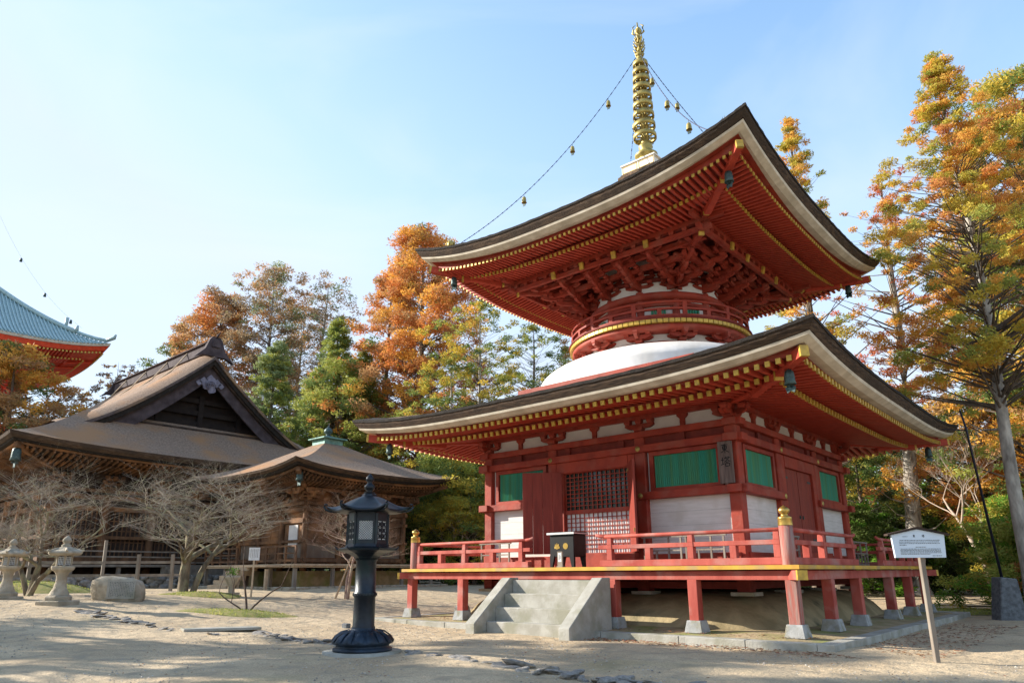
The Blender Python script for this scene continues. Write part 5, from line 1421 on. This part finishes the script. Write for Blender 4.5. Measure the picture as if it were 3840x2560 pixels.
def tree(base, top, lab, mats, wts, name='tree', cr=5, h0=.3, prof=None, clumps=200, per=60, csize=1.0, leaf=.2, tr=.4, bark='bark', seed=1, flat=.55, cat='tree', group=None, limb=.5, taper=1.0, droop=.15, bare_below=False, fork=0, lean=0, irr=.25, shape='cone'):
    r = random.Random(seed); B = Vector(base); T = Vector(top)
    e = empty(name, B, lab, cat, group)
    H = (T-B).length; n = 14; pts = []; wx, wy = r.uniform(0, 6), r.uniform(0, 6)
    for i in range(n+1):
        f = i/n; p = (T-B)*f; p = Vector((p.x+math.sin(f*5+wx)*H*.008*math.sin(f*PI), p.y+math.sin(f*4+wy)*H*.008*math.sin(f*PI), p.z)); pts.append(p)
    def tp(f): f = max(0, min(.9999, f))*n; i = int(f); return pts[i].lerp(pts[i+1], f-i)
    def rad(f): return tr*((1-f)**.8*.93+.03)*(1+.5*max(0, .06-f)/.06)
    g = MB(); g.tube([Vector((0, 0, -.4))]+pts, [rad(0)*1.15]+[rad(i/n) for i in range(n+1)], 10)
    C_, Rd, Ct, Mi = [], [], [], []
    if prof is None:
        if shape == 'cone': prof = lambda q: (.30+.70*math.sin(PI*min(1, (1-q)*1.15+.0)**.8*.5))*(1-q)**.45 if q < 1 else 0
        elif shape == 'round': prof = lambda q: math.sqrt(max(.02, 1-(2*q-.95)**2*.97))
        elif shape == 'spire': prof = lambda q: (1-q)**.85*.95+.10
        elif shape == 'dome': prof = lambda q: math.sqrt(max(0, 1-q**2.6))*.95+.06
    la = [r.uniform(0, 6.28) for _ in range(6)]
    for c in range(clumps):
        q = r.random()**.9; az = r.uniform(0, 2*PI)
        ir = 1+irr*(math.sin(az*2+la[0]+q*7)+.7*math.sin(az*3+la[1]-q*11)+.5*math.sin(q*23+la[2]))
        Rm = cr*prof(q)*ir; d = Rm*(.25+.75*r.random()**.55)
        f = h0+(1-h0)*q; c0 = tp(f); z = c0.z+r.uniform(-.02, .02)*H
        P = Vector((c0.x+d*math.cos(az), c0.y+d*math.sin(az), z-droop*d*.5+(.05*d)))
        C_.append(tuple(P)); cs = csize*r.uniform(.55, 1.25)*(1-.35*q*(shape != 'dome')); Rd.append(cs*.86); Ct.append(int(per*(cs/csize)**2*r.uniform(.6, 1.2))+6)
        t = min(.999, max(0, r.random()*.75+.125+.11*math.sin(az+la[3])+.12*(q-.5))) if r.random() < .7 else r.random(); acc = 0; m = 0
        for i_, w_ in enumerate(wts):
            acc += w_
            if t < acc: m = i_; break
        Mi.append(m)
        if r.random() < limb:
            s0 = tp(max(.05, f-(.35*d)/H-.02)); mid = s0.lerp(P, .5)+Vector((0, 0, -.06*d+droop*d*.3)); rr = max(.010, min(rad(f)*.30, .026*d**.7))
            g.tube([s0, mid, P], [rr, rr*.6, rr*.15], 4, mi=1, cap=False)
    for i in range(int(fork)):
        f = r.uniform(h0*.3, h0); s0 = tp(f); az = r.uniform(0, 6.28); d = r.uniform(.3, .8)*cr
        g.tube([s0, s0+Vector((math.cos(az)*d*.6, math.sin(az)*d*.6, d*.1)), s0+Vector((math.cos(az)*d, math.sin(az)*d, d*.35))], [.05, .03, .008], 4, cap=False)
    g.build('trunk', [bark, 'limb'], e)
    leaf_cloud('crown', C_, Rd, Ct, Mi, leaf, mats, e, seed, flat=flat)
    return e
TP = {
'a': ((-63.69, -4.45, 0.80), (-63.97, -5.67, 22.05)), 'a2': ((-66.32, -7.14, 0.80), (-66.34, -9.28, 19.82)),
'b': ((-68.84, 6.27, 0.80), (-69.23, 5.14, 24.30)), 'b2': ((-75.76, 4.47, 0.80), (-76.11, 3.30, 21.85)), 'b3': ((-68.79, -0.20, 0.80), (-68.95, -0.78, 18.56)),
'A': ((-69.40, 15.44, 0.80), (-69.06, 16.16, 35.41)), 'A2': ((-74.08, 14.79, 0.80), (-73.75, 15.54, 33.55)), 'B': ((-62.92, 19.33, 0.80), (-62.85, 19.45, 38.47)),
'C': ((-57.98, 23.62, 0.80), (-57.78, 23.93, 37.00)), 'C2': ((-66.17, 25.66, 0.80), (-65.93, 26.05, 36.77)), 'D': ((-54.67, 15.59, 0.80), (-54.61, 15.70, 25.83)),
'E': ((-45.62, 16.92, 0.80), (-45.44, 17.18, 26.35)), 'E2': ((-42.79, 16.41, 0.80), (-42.90, 16.23, 21.2)), 'E3': ((-45.37, 20.69, 0.80), (-45.38, 20.68, 23.71)),
'F': ((-38.65, 22.60, 0.80), (-38.70, 22.55, 36.09)), 'F2': ((-43.65, 22.90, 0.80), (-43.88, 22.61, 32.67)), 'G': ((-26.27, 18.14, 0.80), (-26.34, 18.07, 23.85)),
'G2': ((-26.45, 15.17, 0.80), (-26.62, 14.98, 18.21)), 'H': ((-25.72, 23.95, 0.80), (-25.45, 24.16, 23.35)), 'H2': ((-26.65, 30.80, 0.80), (-26.74, 30.73, 23.20)), 'H3': ((-21.16, 27.32, 0.80), (-21.04, 27.39, 15.99)),
'I': ((0.70, 15.75, 0.17), (1.03, 15.84, 27.41)), 'I2': ((-0.9, 17.3, 0.21), (-.5, 17.4, 15.2)), 'J': ((3.14, 20.49, 0.29), (4.40, 20.74, 24.88)), 'K': ((9.29, 7.29, 0.00), (9.36, 7.30, 21.70)),
'K2': ((10.4, 18.0, 0.22), (10.6, 18.0, 24.2)), 'L': ((11.15, 15.42, 0.16), (11.51, 15.42, 24.57)), 'L2': ((9.51, 23.35, 0.30), (10.98, 23.41, 22.38)), 'M': ((5.87, 22.99, 0.30), (6.75, 23.11, 14.55)),
'M2': ((1.96, 30.45, 0.30), (2.80, 30.61, 11.2)), 'N': ((0.43, 21.90, 0.28), (0.56, 21.94, 9.18)), 'O': ((0.64, 28.13, 0.28), (0.93, 28.20, 9.28)), 'Q': ((8.30, 21.26, 0.30), (8.61, 21.29, 10.01)),
's1': ((-27.67, 12.84, 0.80), (-27.81, 12.67, 8.2)), 's2': ((-23.71, 12.18, 0.80), (-23.84, 12.04, 10.0)), 's3': ((-21.54, 12.59, 0.80), (-21.87, 12.26, 11.6)), 's4': ((-22.40, 16.26, 0.80), (-22.68, 16.02, 9.13)),
'r1': ((0.19, 19.76, 0.26), (0.48, 19.85, 4.98)), 'r2': ((1.34, 22.13, 0.30), (1.56, 22.19, 4.16)), 'r3': ((3.51, 26.67, 0.30), (3.80, 26.72, 5.21)), 'r4': ((5.63, 22.96, 0.30), (6.10, 23.03, 5.26)),
'r5': ((8.28, 11.21, 0.04), (8.54, 11.23, 4.14)), 'r6': ((9.36, 9.31, 0.01), (9.55, 9.32, 3.55))}
def T_(k, lab, mats, wts, **kw): return tree(TP[k][0], TP[k][1], lab, mats, wts, seed=sum(map(ord, k))*7, **kw)
ceg = 'cedars behind the temple halls'
T_('a', 'rusty green rounded cedar in front of the vermilion pagoda at far left', ['lf_rust', 'lf_amber', 'lf_green'], [.5, .32, .18], name='cedar_tree', cr=5.2, h0=.30, clumps=230, per=70, csize=1.25, leaf=.26, tr=.45, shape='dome', group=ceg)
T_('a2', 'dark green cedar cut by the left edge of the picture', ['lf_green', 'lf_dark', 'lf_rust'], [.5, .3, .2], name='cedar_tree', cr=4.5, h0=.25, clumps=150, per=60, csize=1.2, leaf=.26, tr=.4, shape='dome', group=ceg)
T_('b', 'thin brown twiggy tree just left of the large hall\'s ridge', ['lf_rust', 'lf_brown', 'lf_amber'], [.5, .3, .2], cr=4.2, h0=.5, clumps=95, per=26, csize=.8, leaf=.24, tr=.28, limb=1, shape='round', bark='lichen', group=ceg)
T_('b2', 'pale brown bushy tree low over the left hall roof', ['lf_brown', 'lf_amber', 'lf_rust'], [.5, .3, .2], cr=5.5, h0=.4, clumps=170, per=36, csize=1.0, leaf=.24, tr=.3, limb=.9, shape='round', bark='lichen', group=ceg)
T_('b3', 'dark green pine low behind the left end of the large hall', ['lf_green', 'lf_dark', 'lf_brown'], [.4, .4, .2], cr=4.5, h0=.3, clumps=150, per=50, csize=1.0, leaf=.25, tr=.3, shape='round', group=ceg)
T_('A', 'orange brown cedar above the large hall\'s gable peak', ['lf_rust', 'lf_orange', 'lf_brown'], [.55, .25, .2], name='cedar_tree', cr=6.2, h0=.35, clumps=300, per=48, csize=1.3, leaf=.27, tr=.5, limb=.7, shape='dome', group=ceg)
T_('A2', 'lower rusty cedar at the left shoulder of the tree group', ['lf_rust', 'lf_brown', 'lf_green'], [.6, .25, .15], name='cedar_tree', cr=5.2, h0=.3, clumps=230, per=48, csize=1.25, leaf=.27, tr=.45, limb=.6, shape='dome', group=ceg)
T_('B', 'tall sparse brown cedar, highest left of the big orange cedar', ['lf_brown', 'lf_rust', 'lf_bluegreen'], [.45, .35, .2], name='cedar_tree', cr=5.6, h0=.3, clumps=380, per=30, csize=1.1, leaf=.24, tr=.42, limb=1, shape='dome', bark='lichen', irr=.35, group=ceg)
T_('C', 'tall half bare cedar with thin crown beside the big orange cedar', ['lf_brown', 'lf_rust', 'lf_bluegreen'], [.3, .45, .25], name='cedar_tree', cr=5.0, h0=.3, clumps=230, per=20, csize=1.05, leaf=.24, tr=.38, limb=1, shape='dome', bark='lichen', irr=.35, group=ceg)
T_('C2', 'half bare cedar set back between two taller sparse cedars', ['lf_rust', 'lf_brown', 'lf_green'], [.4, .4, .2], name='cedar_tree', cr=5.2, h0=.3, clumps=230, per=20, csize=1.05, leaf=.25, tr=.38, limb=1, shape='dome', bark='lichen', irr=.35, group=ceg)
T_('D', 'blue green narrow conifer behind the right slope of the gable', ['lf_bluegreen', 'lf_lime', 'lf_green'], [.6, .25, .15], name='conifer_tree', cr=5.2, h0=.12, clumps=460, per=55, csize=1.0, leaf=.23, tr=.4, shape='spire', group=ceg)
T_('E', 'fresh green pointed conifer in the middle of the left tree group', ['lf_lime', 'lf_green', 'lf_bluegreen'], [.55, .25, .2], name='conifer_tree', cr=5.4, h0=.12, clumps=460, per=60, csize=.95, leaf=.21, tr=.36, shape='spire', group=ceg)
T_('E2', 'broad green pine directly above the small brown hall', ['lf_lime', 'lf_green', 'lf_orange'], [.6, .33, .07], name='pine_tree', cr=6.6, h0=.15, clumps=480, per=60, csize=1.0, leaf=.20, tr=.4, shape='dome', group=ceg)
T_('E3', 'green conifer tucked left of the big orange cedar', ['lf_lime', 'lf_green', 'lf_bluegreen'], [.45, .35, .2], name='conifer_tree', cr=5.2, h0=.1, clumps=380, per=55, csize=1.0, leaf=.21, tr=.36, shape='spire', group=ceg)
T_('F', 'huge bright orange cedar touching the left tip of the upper pagoda roof', ['lf_orange', 'lf_amber', 'lf_rust', 'lf_green'], [.48, .24, .2, .08], name='cedar_tree', cr=7.0, h0=.18, clumps=560, per=72, csize=1.25, leaf=.23, tr=.6, limb=.5, shape='dome', irr=.22, bark='lichen', group=ceg)
T_('F2', 'orange cedar forming the left flank of the huge orange one', ['lf_orange', 'lf_rust', 'lf_amber'], [.5, .35, .15], name='cedar_tree', cr=4.6, h0=.25, clumps=230, per=60, csize=1.15, leaf=.23, tr=.45, limb=.5, shape='dome', group=ceg)
T_('G', 'yellow green open tree left of the white dome', ['lf_lime', 'lf_yellow', 'lf_green', 'lf_amber'], [.40, .32, .18, .1], cr=5.2, h0=.2, clumps=330, per=44, csize=.8, leaf=.17, tr=.32, limb=1, shape='round', bark='bark_pale', irr=.3, group=ceg)
T_('G2', 'lower lime green tree behind the left tip of the lower roof', ['lf_lime', 'lf_yellow', 'lf_green', 'lf_orange'], [.42, .3, .2, .08], cr=4.4, h0=.15, clumps=260, per=50, csize=.85, leaf=.17, tr=.3, limb=.8, shape='round', bark='bark_pale', group=ceg)
T_('H', 'dark trunked green tree close left of the white dome', ['lf_green', 'lf_lime', 'lf_yellow'], [.42, .36, .22], cr=5.0, h0=.2, clumps=260, per=40, csize=.85, leaf=.18, tr=.34, limb=1, shape='round', bark='bark', irr=.3, group=ceg)
T_('H2', 'sparse rusty tree showing just beside the neck of the pagoda', ['lf_rust', 'lf_yellow', 'lf_green'], [.4, .3, .3], cr=3.8, h0=.3, clumps=150, per=30, csize=.85, leaf=.19, tr=.3, limb=1, shape='cone', bark='bark_pale', group=ceg)
T_('H3', 'dense dark green tree hidden low behind the pagoda', ['lf_dark', 'lf_green'], [.5, .5], cr=5.0, h0=.1, clumps=200, per=50, csize=1.1, leaf=.22, tr=.3, shape='round', group=ceg)
rg_ = 'trees behind the right side of the pagoda'
T_('I', 'yellow green cedar rising between the two pagoda roofs at right', ['lf_yellow', 'lf_amber', 'lf_lime'], [.42, .36, .22], name='cedar_tree', cr=3.6, h0=.35, clumps=260, per=60, csize=.62, leaf=.13, tr=.34, limb=.9, shape='cone', irr=.3, group=rg_)
T_('I2', 'bushy green gold tree filling behind the lower roof at right', ['lf_yellow', 'lf_lime', 'lf_dark'], [.35, .35, .3], cr=3.2, h0=.3, clumps=220, per=55, csize=.7, leaf=.14, tr=.3, limb=.7, shape='round', group=rg_)
T_('J', 'tall half dead cedar with red orange tip and long bare grey trunk', ['lf_orange', 'lf_red', 'lf_amber', 'lf_brown'], [.4, .25, .25, .1], name='cedar_tree', cr=3.0, h0=.42, clumps=115, per=46, csize=.55, leaf=.13, tr=.46, limb=1, shape='round', fork=26, irr=.35, bark='bark_pale', group=rg_)
T_('K', 'great golden orange cedar with pale bare trunk at right edge', ['lf_amber', 'lf_yellow', 'lf_orange', 'lf_lime'], [.42, .28, .12, .18], name='cedar_tree', cr=4.0, h0=.38, clumps=620, per=110, csize=.48, leaf=.085, tr=.27, limb=.8, shape='cone', bark='bark_pale', irr=.3, fork=1, group=rg_)
T_('K2', 'brownish gold cedar rising behind the great golden one', ['lf_amber', 'lf_rust', 'lf_green'], [.4, .35, .25], name='cedar_tree', cr=4.6, h0=.25, clumps=380, per=60, csize=.8, leaf=.15, tr=.45, limb=.6, shape='dome', group=rg_)
T_('L', 'yellow green cedar filling the upper right edge of the picture', ['lf_yellow', 'lf_lime', 'lf_green', 'lf_amber'], [.34, .28, .2, .18], name='cedar_tree', cr=4.6, h0=.2, clumps=420, per=60, csize=.75, leaf=.14, tr=.42, limb=.6, shape='dome', group=rg_)
T_('L2', 'dark green cedar set back at the right edge', ['lf_green', 'lf_dark', 'lf_amber'], [.45, .3, .25], name='cedar_tree', cr=4.8, h0=.12, clumps=300, per=55, csize=.95, leaf=.18, tr=.4, shape='dome', group=rg_)
T_('M', 'orange gold maple crown under the great golden cedar', ['lf_amber', 'lf_orange', 'lf_yellow', 'lf_lime'], [.38, .3, .2, .12], name='maple_tree', cr=5.0, h0=.30, clumps=300, per=60, csize=.75, leaf=.14, tr=.26, limb=.8, shape='round', group=rg_)
T_('M2', 'olive and rust tree beyond the far corner of the lower roof', ['lf_green', 'lf_amber', 'lf_dark'], [.4, .3, .3], cr=5.2, h0=.2, clumps=260, per=55, csize=.9, leaf=.18, tr=.3, shape='round', group=rg_)
T_('N', 'olive yellow shrubby tree at the right wall of the pagoda', ['lf_yellow', 'lf_green', 'lf_dark'], [.3, .4, .3], cr=3.0, h0=.2, clumps=170, per=60, csize=.7, leaf=.14, tr=.2, shape='round', group=rg_)
T_('O', 'dark green tree with bluish gaps behind the right hand railing', ['lf_green', 'lf_bright', 'lf_dark'], [.4, .3, .3], cr=4.0, h0=.15, clumps=200, per=60, csize=.8, leaf=.16, tr=.22, shape='round', group=rg_)
T_('Q', 'rust orange low maple behind the black pole', ['lf_orange', 'lf_amber', 'lf_green'], [.4, .35, .25], name='maple_tree', cr=3.6, h0=.3, clumps=180, per=56, csize=.7, leaf=.14, tr=.2, limb=.8, shape='round', group=rg_)
sg2 = 'dark shrubs along the back of the grounds'
for k, lab, mats, wts, cr_ in (('s1', 'dense green shrubbery directly behind the small brown hall', ['lf_green', 'lf_dark', 'lf_lime'], [.4, .35, .25], 4.0), ('s2', 'green bushy tree right of the small brown hall\'s roof', ['lf_lime', 'lf_green', 'lf_dark'], [.45, .35, .2], 3.6), ('s3', 'tall green bush mass left of the pagoda\'s front wall', ['lf_lime', 'lf_yellow', 'lf_green'], [.45, .3, .25], 4.2), ('s4', 'low dark bush mass seen through the pagoda railing', ['lf_dark', 'lf_green'], [.6, .4], 4.0)):
    T_(k, lab, mats, wts, name='bush', cat='bush', cr=cr_, h0=.05, clumps=210, per=56, csize=.95, leaf=.18, tr=.2, shape='dome', group=sg2)
for k, lab, mats, wts, cr_ in (('r1', 'bright green bush behind the far end of the right railing', ['lf_bright', 'lf_green', 'lf_dark'], [.4, .35, .25], 2.6), ('r2', 'shaded green bush between two cedar trunks at right', ['lf_green', 'lf_dark'], [.5, .5], 2.4), ('r3', 'dark low bush behind the weathered fence', ['lf_dark', 'lf_green'], [.6, .4], 3.2), ('r4', 'green bush at the right end of the weathered fence', ['lf_green', 'lf_bright', 'lf_dark'], [.4, .3, .3], 2.8), ('r5', 'sunlit yellow green azalea bush behind the black pole', ['lf_lime', 'lf_bright', 'lf_yellow'], [.4, .35, .25], 1.9), ('r6', 'large sunlit bush cut by the right edge beside the stone block', ['lf_lime', 'lf_bright', 'lf_orange'], [.5, .35, .15], 1.9)):
    T_(k, lab, mats, wts, name='bush', cat='bush', cr=cr_, h0=.04, clumps=200, per=60, csize=.55, leaf=.10 if k in ('r5', 'r6') else .14, tr=.12, shape='dome', group=sg2)
# filler wood beyond (reads as one mass)
rr = random.Random(77); C_, Rd, Ct, Mi = [], [], [], []
wd = empty('far_wood', (0, 0, 0), 'dark wood reading as one mass beyond the temple grounds', 'wood'); wd['kind'] = 'stuff'
gq = MB()
for i in range(150):
    a = R(rr.uniform(78, 172)); d = rr.uniform(78, 125); x, y = 12+d*math.cos(a), -22+d*math.sin(a)
    if -98 < x < -70 and -20 < y < 6: continue
    h = rr.uniform(9, 17)
    gq.tube([(x, y, 0), (x, y, h*.9)], [.25, .1], 5)
    for j in range(15):
        q = rr.random(); az = rr.uniform(0, 6.28); R0 = 3.4*(1-q*.7)
        C_.append((x+R0*math.cos(az)*rr.random(), y+R0*math.sin(az)*rr.random(), .8+h*q)); Rd.append(rr.uniform(1.2, 2.2)); Ct.append(42); Mi.append(rr.choice([0, 0, 1, 2]))
gq.build('trunks', 'bark', wd, kind='stuff')
cw = leaf_cloud('crown', C_, Rd, Ct, Mi, .42, ['lf_green', 'lf_dark', 'lf_rust'], wd, 5); cw['kind'] = 'stuff'

# ---- bare trees
def bare_tree(name, loc, lab, bark, seed, trunks, spread=1.0, levels=5, rad=.16, length=1.6, up=.25, flatten=.6, twig_lv=2, leaves=None, group=None, kids=(2, 4), zmin=.7, shrink=.74, wander=.35, tbark=None):
    r = random.Random(seed); e = empty(name, loc, lab, 'tree', group); g = MB(); g2 = MB(); tips = []
    def br(p, d, L_, rd_, lv):
        n = 4 if lv > 1 else 2; pts = [p]; rs = [rd_]; q = p.copy(); dd = d.copy()
        for i in range(n):
            dd = (dd+Vector((r.uniform(-1, 1), r.uniform(-1, 1), r.uniform(-.8, .8)))*wander*.5).normalized()
            q = q+dd*L_/n
            if q.z < zmin: q.z = zmin+r.uniform(0, .15)
            pts.append(q.copy()); rs.append(rd_*(1-.42*(i+1)/n))
        (g if lv > twig_lv else g2).tube(pts, rs, 7 if lv > 3 else (5 if lv > 2 else 3), cap=False)
        if lv == 0: tips.append(q); return
        k = r.randint(*kids)+(1 if lv <= 2 else 0)
        for i in range(k):
            t = r.uniform(.35, 1.0) if i else 1.0; idx = min(n, max(1, int(round(t*n)))); s0 = pts[idx]
            az = r.uniform(0, 2*PI); ax = Vector((math.cos(az), math.sin(az), 0)); nd = (dd*.75+ax*.85*spread+Vector((0, 0, up-flatten*max(0, dd.z)*.5))).normalized()
            br(s0, nd, L_*shrink*r.uniform(.75, 1.2), rs[idx]*.68, lv-1)
    for (dx, dy, d, L_, rf) in trunks: br(Vector((dx, dy, -.1)), Vector(d).normalized(), L_, rad*rf, levels)
    g.build('trunk', tbark or bark, e); g2.build('twigs', bark, e)
    if leaves: leaf_cloud('crown', [tuple(t) for t in tips], [.28]*len(tips), [leaves[1]]*len(tips), [i % len(leaves[0]) for i in range(len(tips))], leaves[2], leaves[0], e, seed)
    return e
bt = 'bare trees around the temple halls'
bt1 = bare_tree('bare_tree', (-17.23, -8.95, .75), 'wide spreading lichen grey bare tree with forked trunk before the large hall', 'lichen', 11,
    [(0, 0, (-.05, 0, 1), 2.6, 1.25), (.25, .3, (.38, .34, 1), 2.2, .75), (-.05, -.05, (-.12, -.14, 1), 2.4, .6)], spread=1.05, levels=5, rad=.21, up=.22, flatten=.66, group=bt, kids=(3, 4), shrink=.80, wander=.38, tbark='bark_brown')
bt2 = bare_tree('bare_tree', (-20.6, -13.4, .75), 'thicket-like bare grey tree at the left in front of the large hall', 'lichen', 23,
    [(0, 0, (0, 0, 1), 2.5, 1.0), (.2, -.1, (.5, .5, 1), 2.2, .8), (-.2, 0, (-.4, -.5, .9), 2.2, .8)], spread=1.05, levels=5, rad=.17, up=.22, flatten=.68, group=bt, kids=(3, 4), shrink=.80, tbark='bark_brown')
bare_tree('bare_tree', (-12.9, -4.1, .50), 'slim bare maple with reddish twigs in front of the small brown hall', 'twig_red', 5,
    [(0, 0, (-.1, 0, 1), 1.9, 1.0), (.05, .05, (.2, .1, 1), 1.7, .8)], spread=.95, levels=5, rad=.085, up=.2, flatten=.7, group=bt, kids=(3, 4), shrink=.76)
bare_tree('sapling', (-10.17, -10.03, .36), 'small dark leafless sapling in the mossy patch', 'twig_dark', 8,
    [(0, 0, (-.15, -.1, 1), 1.3, 1), (0, 0, (.6, .6, 1.0), 1.4, .8), (0, 0, (-.8, -.8, .6), 1.2, .7)], spread=.55, levels=3, rad=.045, up=.5, flatten=.2, twig_lv=0, group=bt, kids=(1, 2), shrink=.8, zmin=.1)
bare_tree('bare_tree', (7.42, 13.28, .10), 'pale bare branching tree to the right of the notice board', 'twig_pale', 14,
    [(0, 0, (-.16, .0, 1), 2.6, 1.0)], spread=.75, levels=5, rad=.13, up=.45, flatten=.35, group=bt, kids=(3, 3), shrink=.78, zmin=1.4)
bare_tree('bare_tree', (-21.0, 10.6, .75), 'pale twiggy tree with thin yellow green leaves left of the pagoda deck', 'twig_pale', 19,
    [(0, 0, (-.05, 0, 1), 2.2, 1.0), (.1, .1, (.4, .3, 1), 2.0, .7)], spread=.85, levels=6, rad=.13, up=.22, flatten=.5, group=bt, kids=(3, 3), shrink=.80, leaves=(['lf_lime', 'lf_yellow'], 6, .10), zmin=1.0)
bt1.scale = (.86, .86, .92); bt2.scale = (.80, .80, .86)
g = MB(); g.beam((-13.35, -4.35, .45), (-12.85, -3.95, 2.25), .14, .05); g.build('prop_plank', 'wood_pale', label='pale plank propping the slim reddish maple by the small hall', cat='plank')
# weathered fence and distant low building at right
fe = empty('weathered_fence', (3.3, 29.2, .3), 'grey weathered board fence far behind the notice board', 'fence', rz=R(28))
for i in range(9):
    g = MB(); g.box((-3.6+.9*i, 0, .85), (.13, .13, 1.75)); g.build('fence_post', 'wood_grey', fe)
for z in (.35, .8, 1.3): g = MB(); g.box((0, .05, z), (7.6, .05, .14)); g.build('fence_rail', 'wood_grey', fe)
lb = empty('low_house', (8.5, 48, .4), 'low house with blue grey tiled roof glimpsed through the trees at right', 'house', rz=R(12))
g = MB(); g.box((0, 0, 1.5), (15, 7, 3.0)); g.build('wall', 'wood_dark', lb)
g = MB(); g.prism([(-4.6, 2.7), (4.6, 2.7), (0, 6.4)], (-8.2, 0, 0), (0, 1, 0), (0, 0, 1), 16.4)
for i in range(40): g.beam((-8.0+.41*i, -4.6, 2.76), (-8.0+.41*i, 0, 6.46), .10, .10)
g.build('roof', 'blue_roof', lb)
# ---- tall trees standing left of the camera, whose shade falls over the foreground
ax, ay = math.cos(SAZ), math.sin(SAZ); sg3 = 'tall trees left of the viewpoint'
for i, (m, n_, h, cr_, cl, h0_) in enumerate(((33, -10.8, 16.0, 2.9, 64, .3), (29, -14.9, 16.0, 3.1, 62, .25), (36, -18.8, 18.5, 3.5, 66, .25), (27, -22.6, 16, 3.6, 70, .2), (38, -27.5, 19, 4.0, 80, .2), (40, -13.6, 19, 2.8, 34, .5), (24, -30.5, 16, 3.6, 70, .2))):
    x, y = m*ax+n_*ay, m*ay-n_*ax
    tree((x, y, gz(x, y)), (x+.3, y, h), ('shade cedar nearest the halls', 'second shade cedar from the halls', 'broad shade cedar set back', 'middle shade cedar by the path', 'tallest shade cedar furthest back', 'thin high shade cedar', 'shade cedar nearest the viewpoint')[i]+', standing left of the viewpoint', ['lf_green', 'lf_rust'], [.6, .4], name='cedar_tree', cr=cr_, h0=h0_, clumps=cl, per=40, csize=.95, leaf=.32, tr=.35, shape='dome', seed=400+i, group=sg3)
# ---- litter
rr = random.Random(5); g = MB()
for i in range(2600):
    q = rr.random()
    if q < .35: x, y = rr.uniform(7.4, 9.2), rr.uniform(-7.2, 3)
    elif q < .6: x, y = rr.uniform(1.8, 8), rr.uniform(-8.1, -7.4)
    elif q < .7: x, y = rr.uniform(-6, 7), rr.uniform(-7, -6.2)
    else: x, y = rr.uniform(-16, 12), rr.uniform(-18, -6)
    a = rr.uniform(0, 6.28); l = rr.uniform(.02, .07)*(1 if q < .7 else .6); w_ = l*.4; z = gz(x, y)+.015+(.17 if max(abs(x), abs(y)) < 7.02 else 0)
    if 7.02 <= max(abs(x), abs(y)) < 7.38: continue
    c, s_ = math.cos(a), math.sin(a)
    g.add([(x-l*c, y-l*s_, z), (x+w_*s_, y-w_*c, z+rr.uniform(0, .015)), (x+l*c, y+l*s_, z+rr.uniform(0, .02)), (x-w_*s_, y+w_*c, z)], [(0, 1, 2, 3)])
g.build('fallen_leaves', 'litter', label='scattered rusty fallen leaves on the sand around the terrace', cat='leaves', kind='stuff')
g = MB()
for i in range(6500):
    x, y = rr.uniform(-22, 12), rr.uniform(-20, -7.5); s_ = rr.uniform(.007, .024); z = gz(x, y)
    a = rr.uniform(0, 6.28); vs = [(x+s_*1.3*math.cos(a+k*PI/2), y+s_*math.sin(a+k*PI/2), z) for k in range(4)]+[(x, y, z+s_*.9)]
    g.add(vs, [(0, 1, 4), (1, 2, 4), (2, 3, 4), (3, 0, 4)])
g.build('pebbles', 'pebble', label='small pebbles and grit strewn over the raked sand', cat='pebbles', kind='stuff')
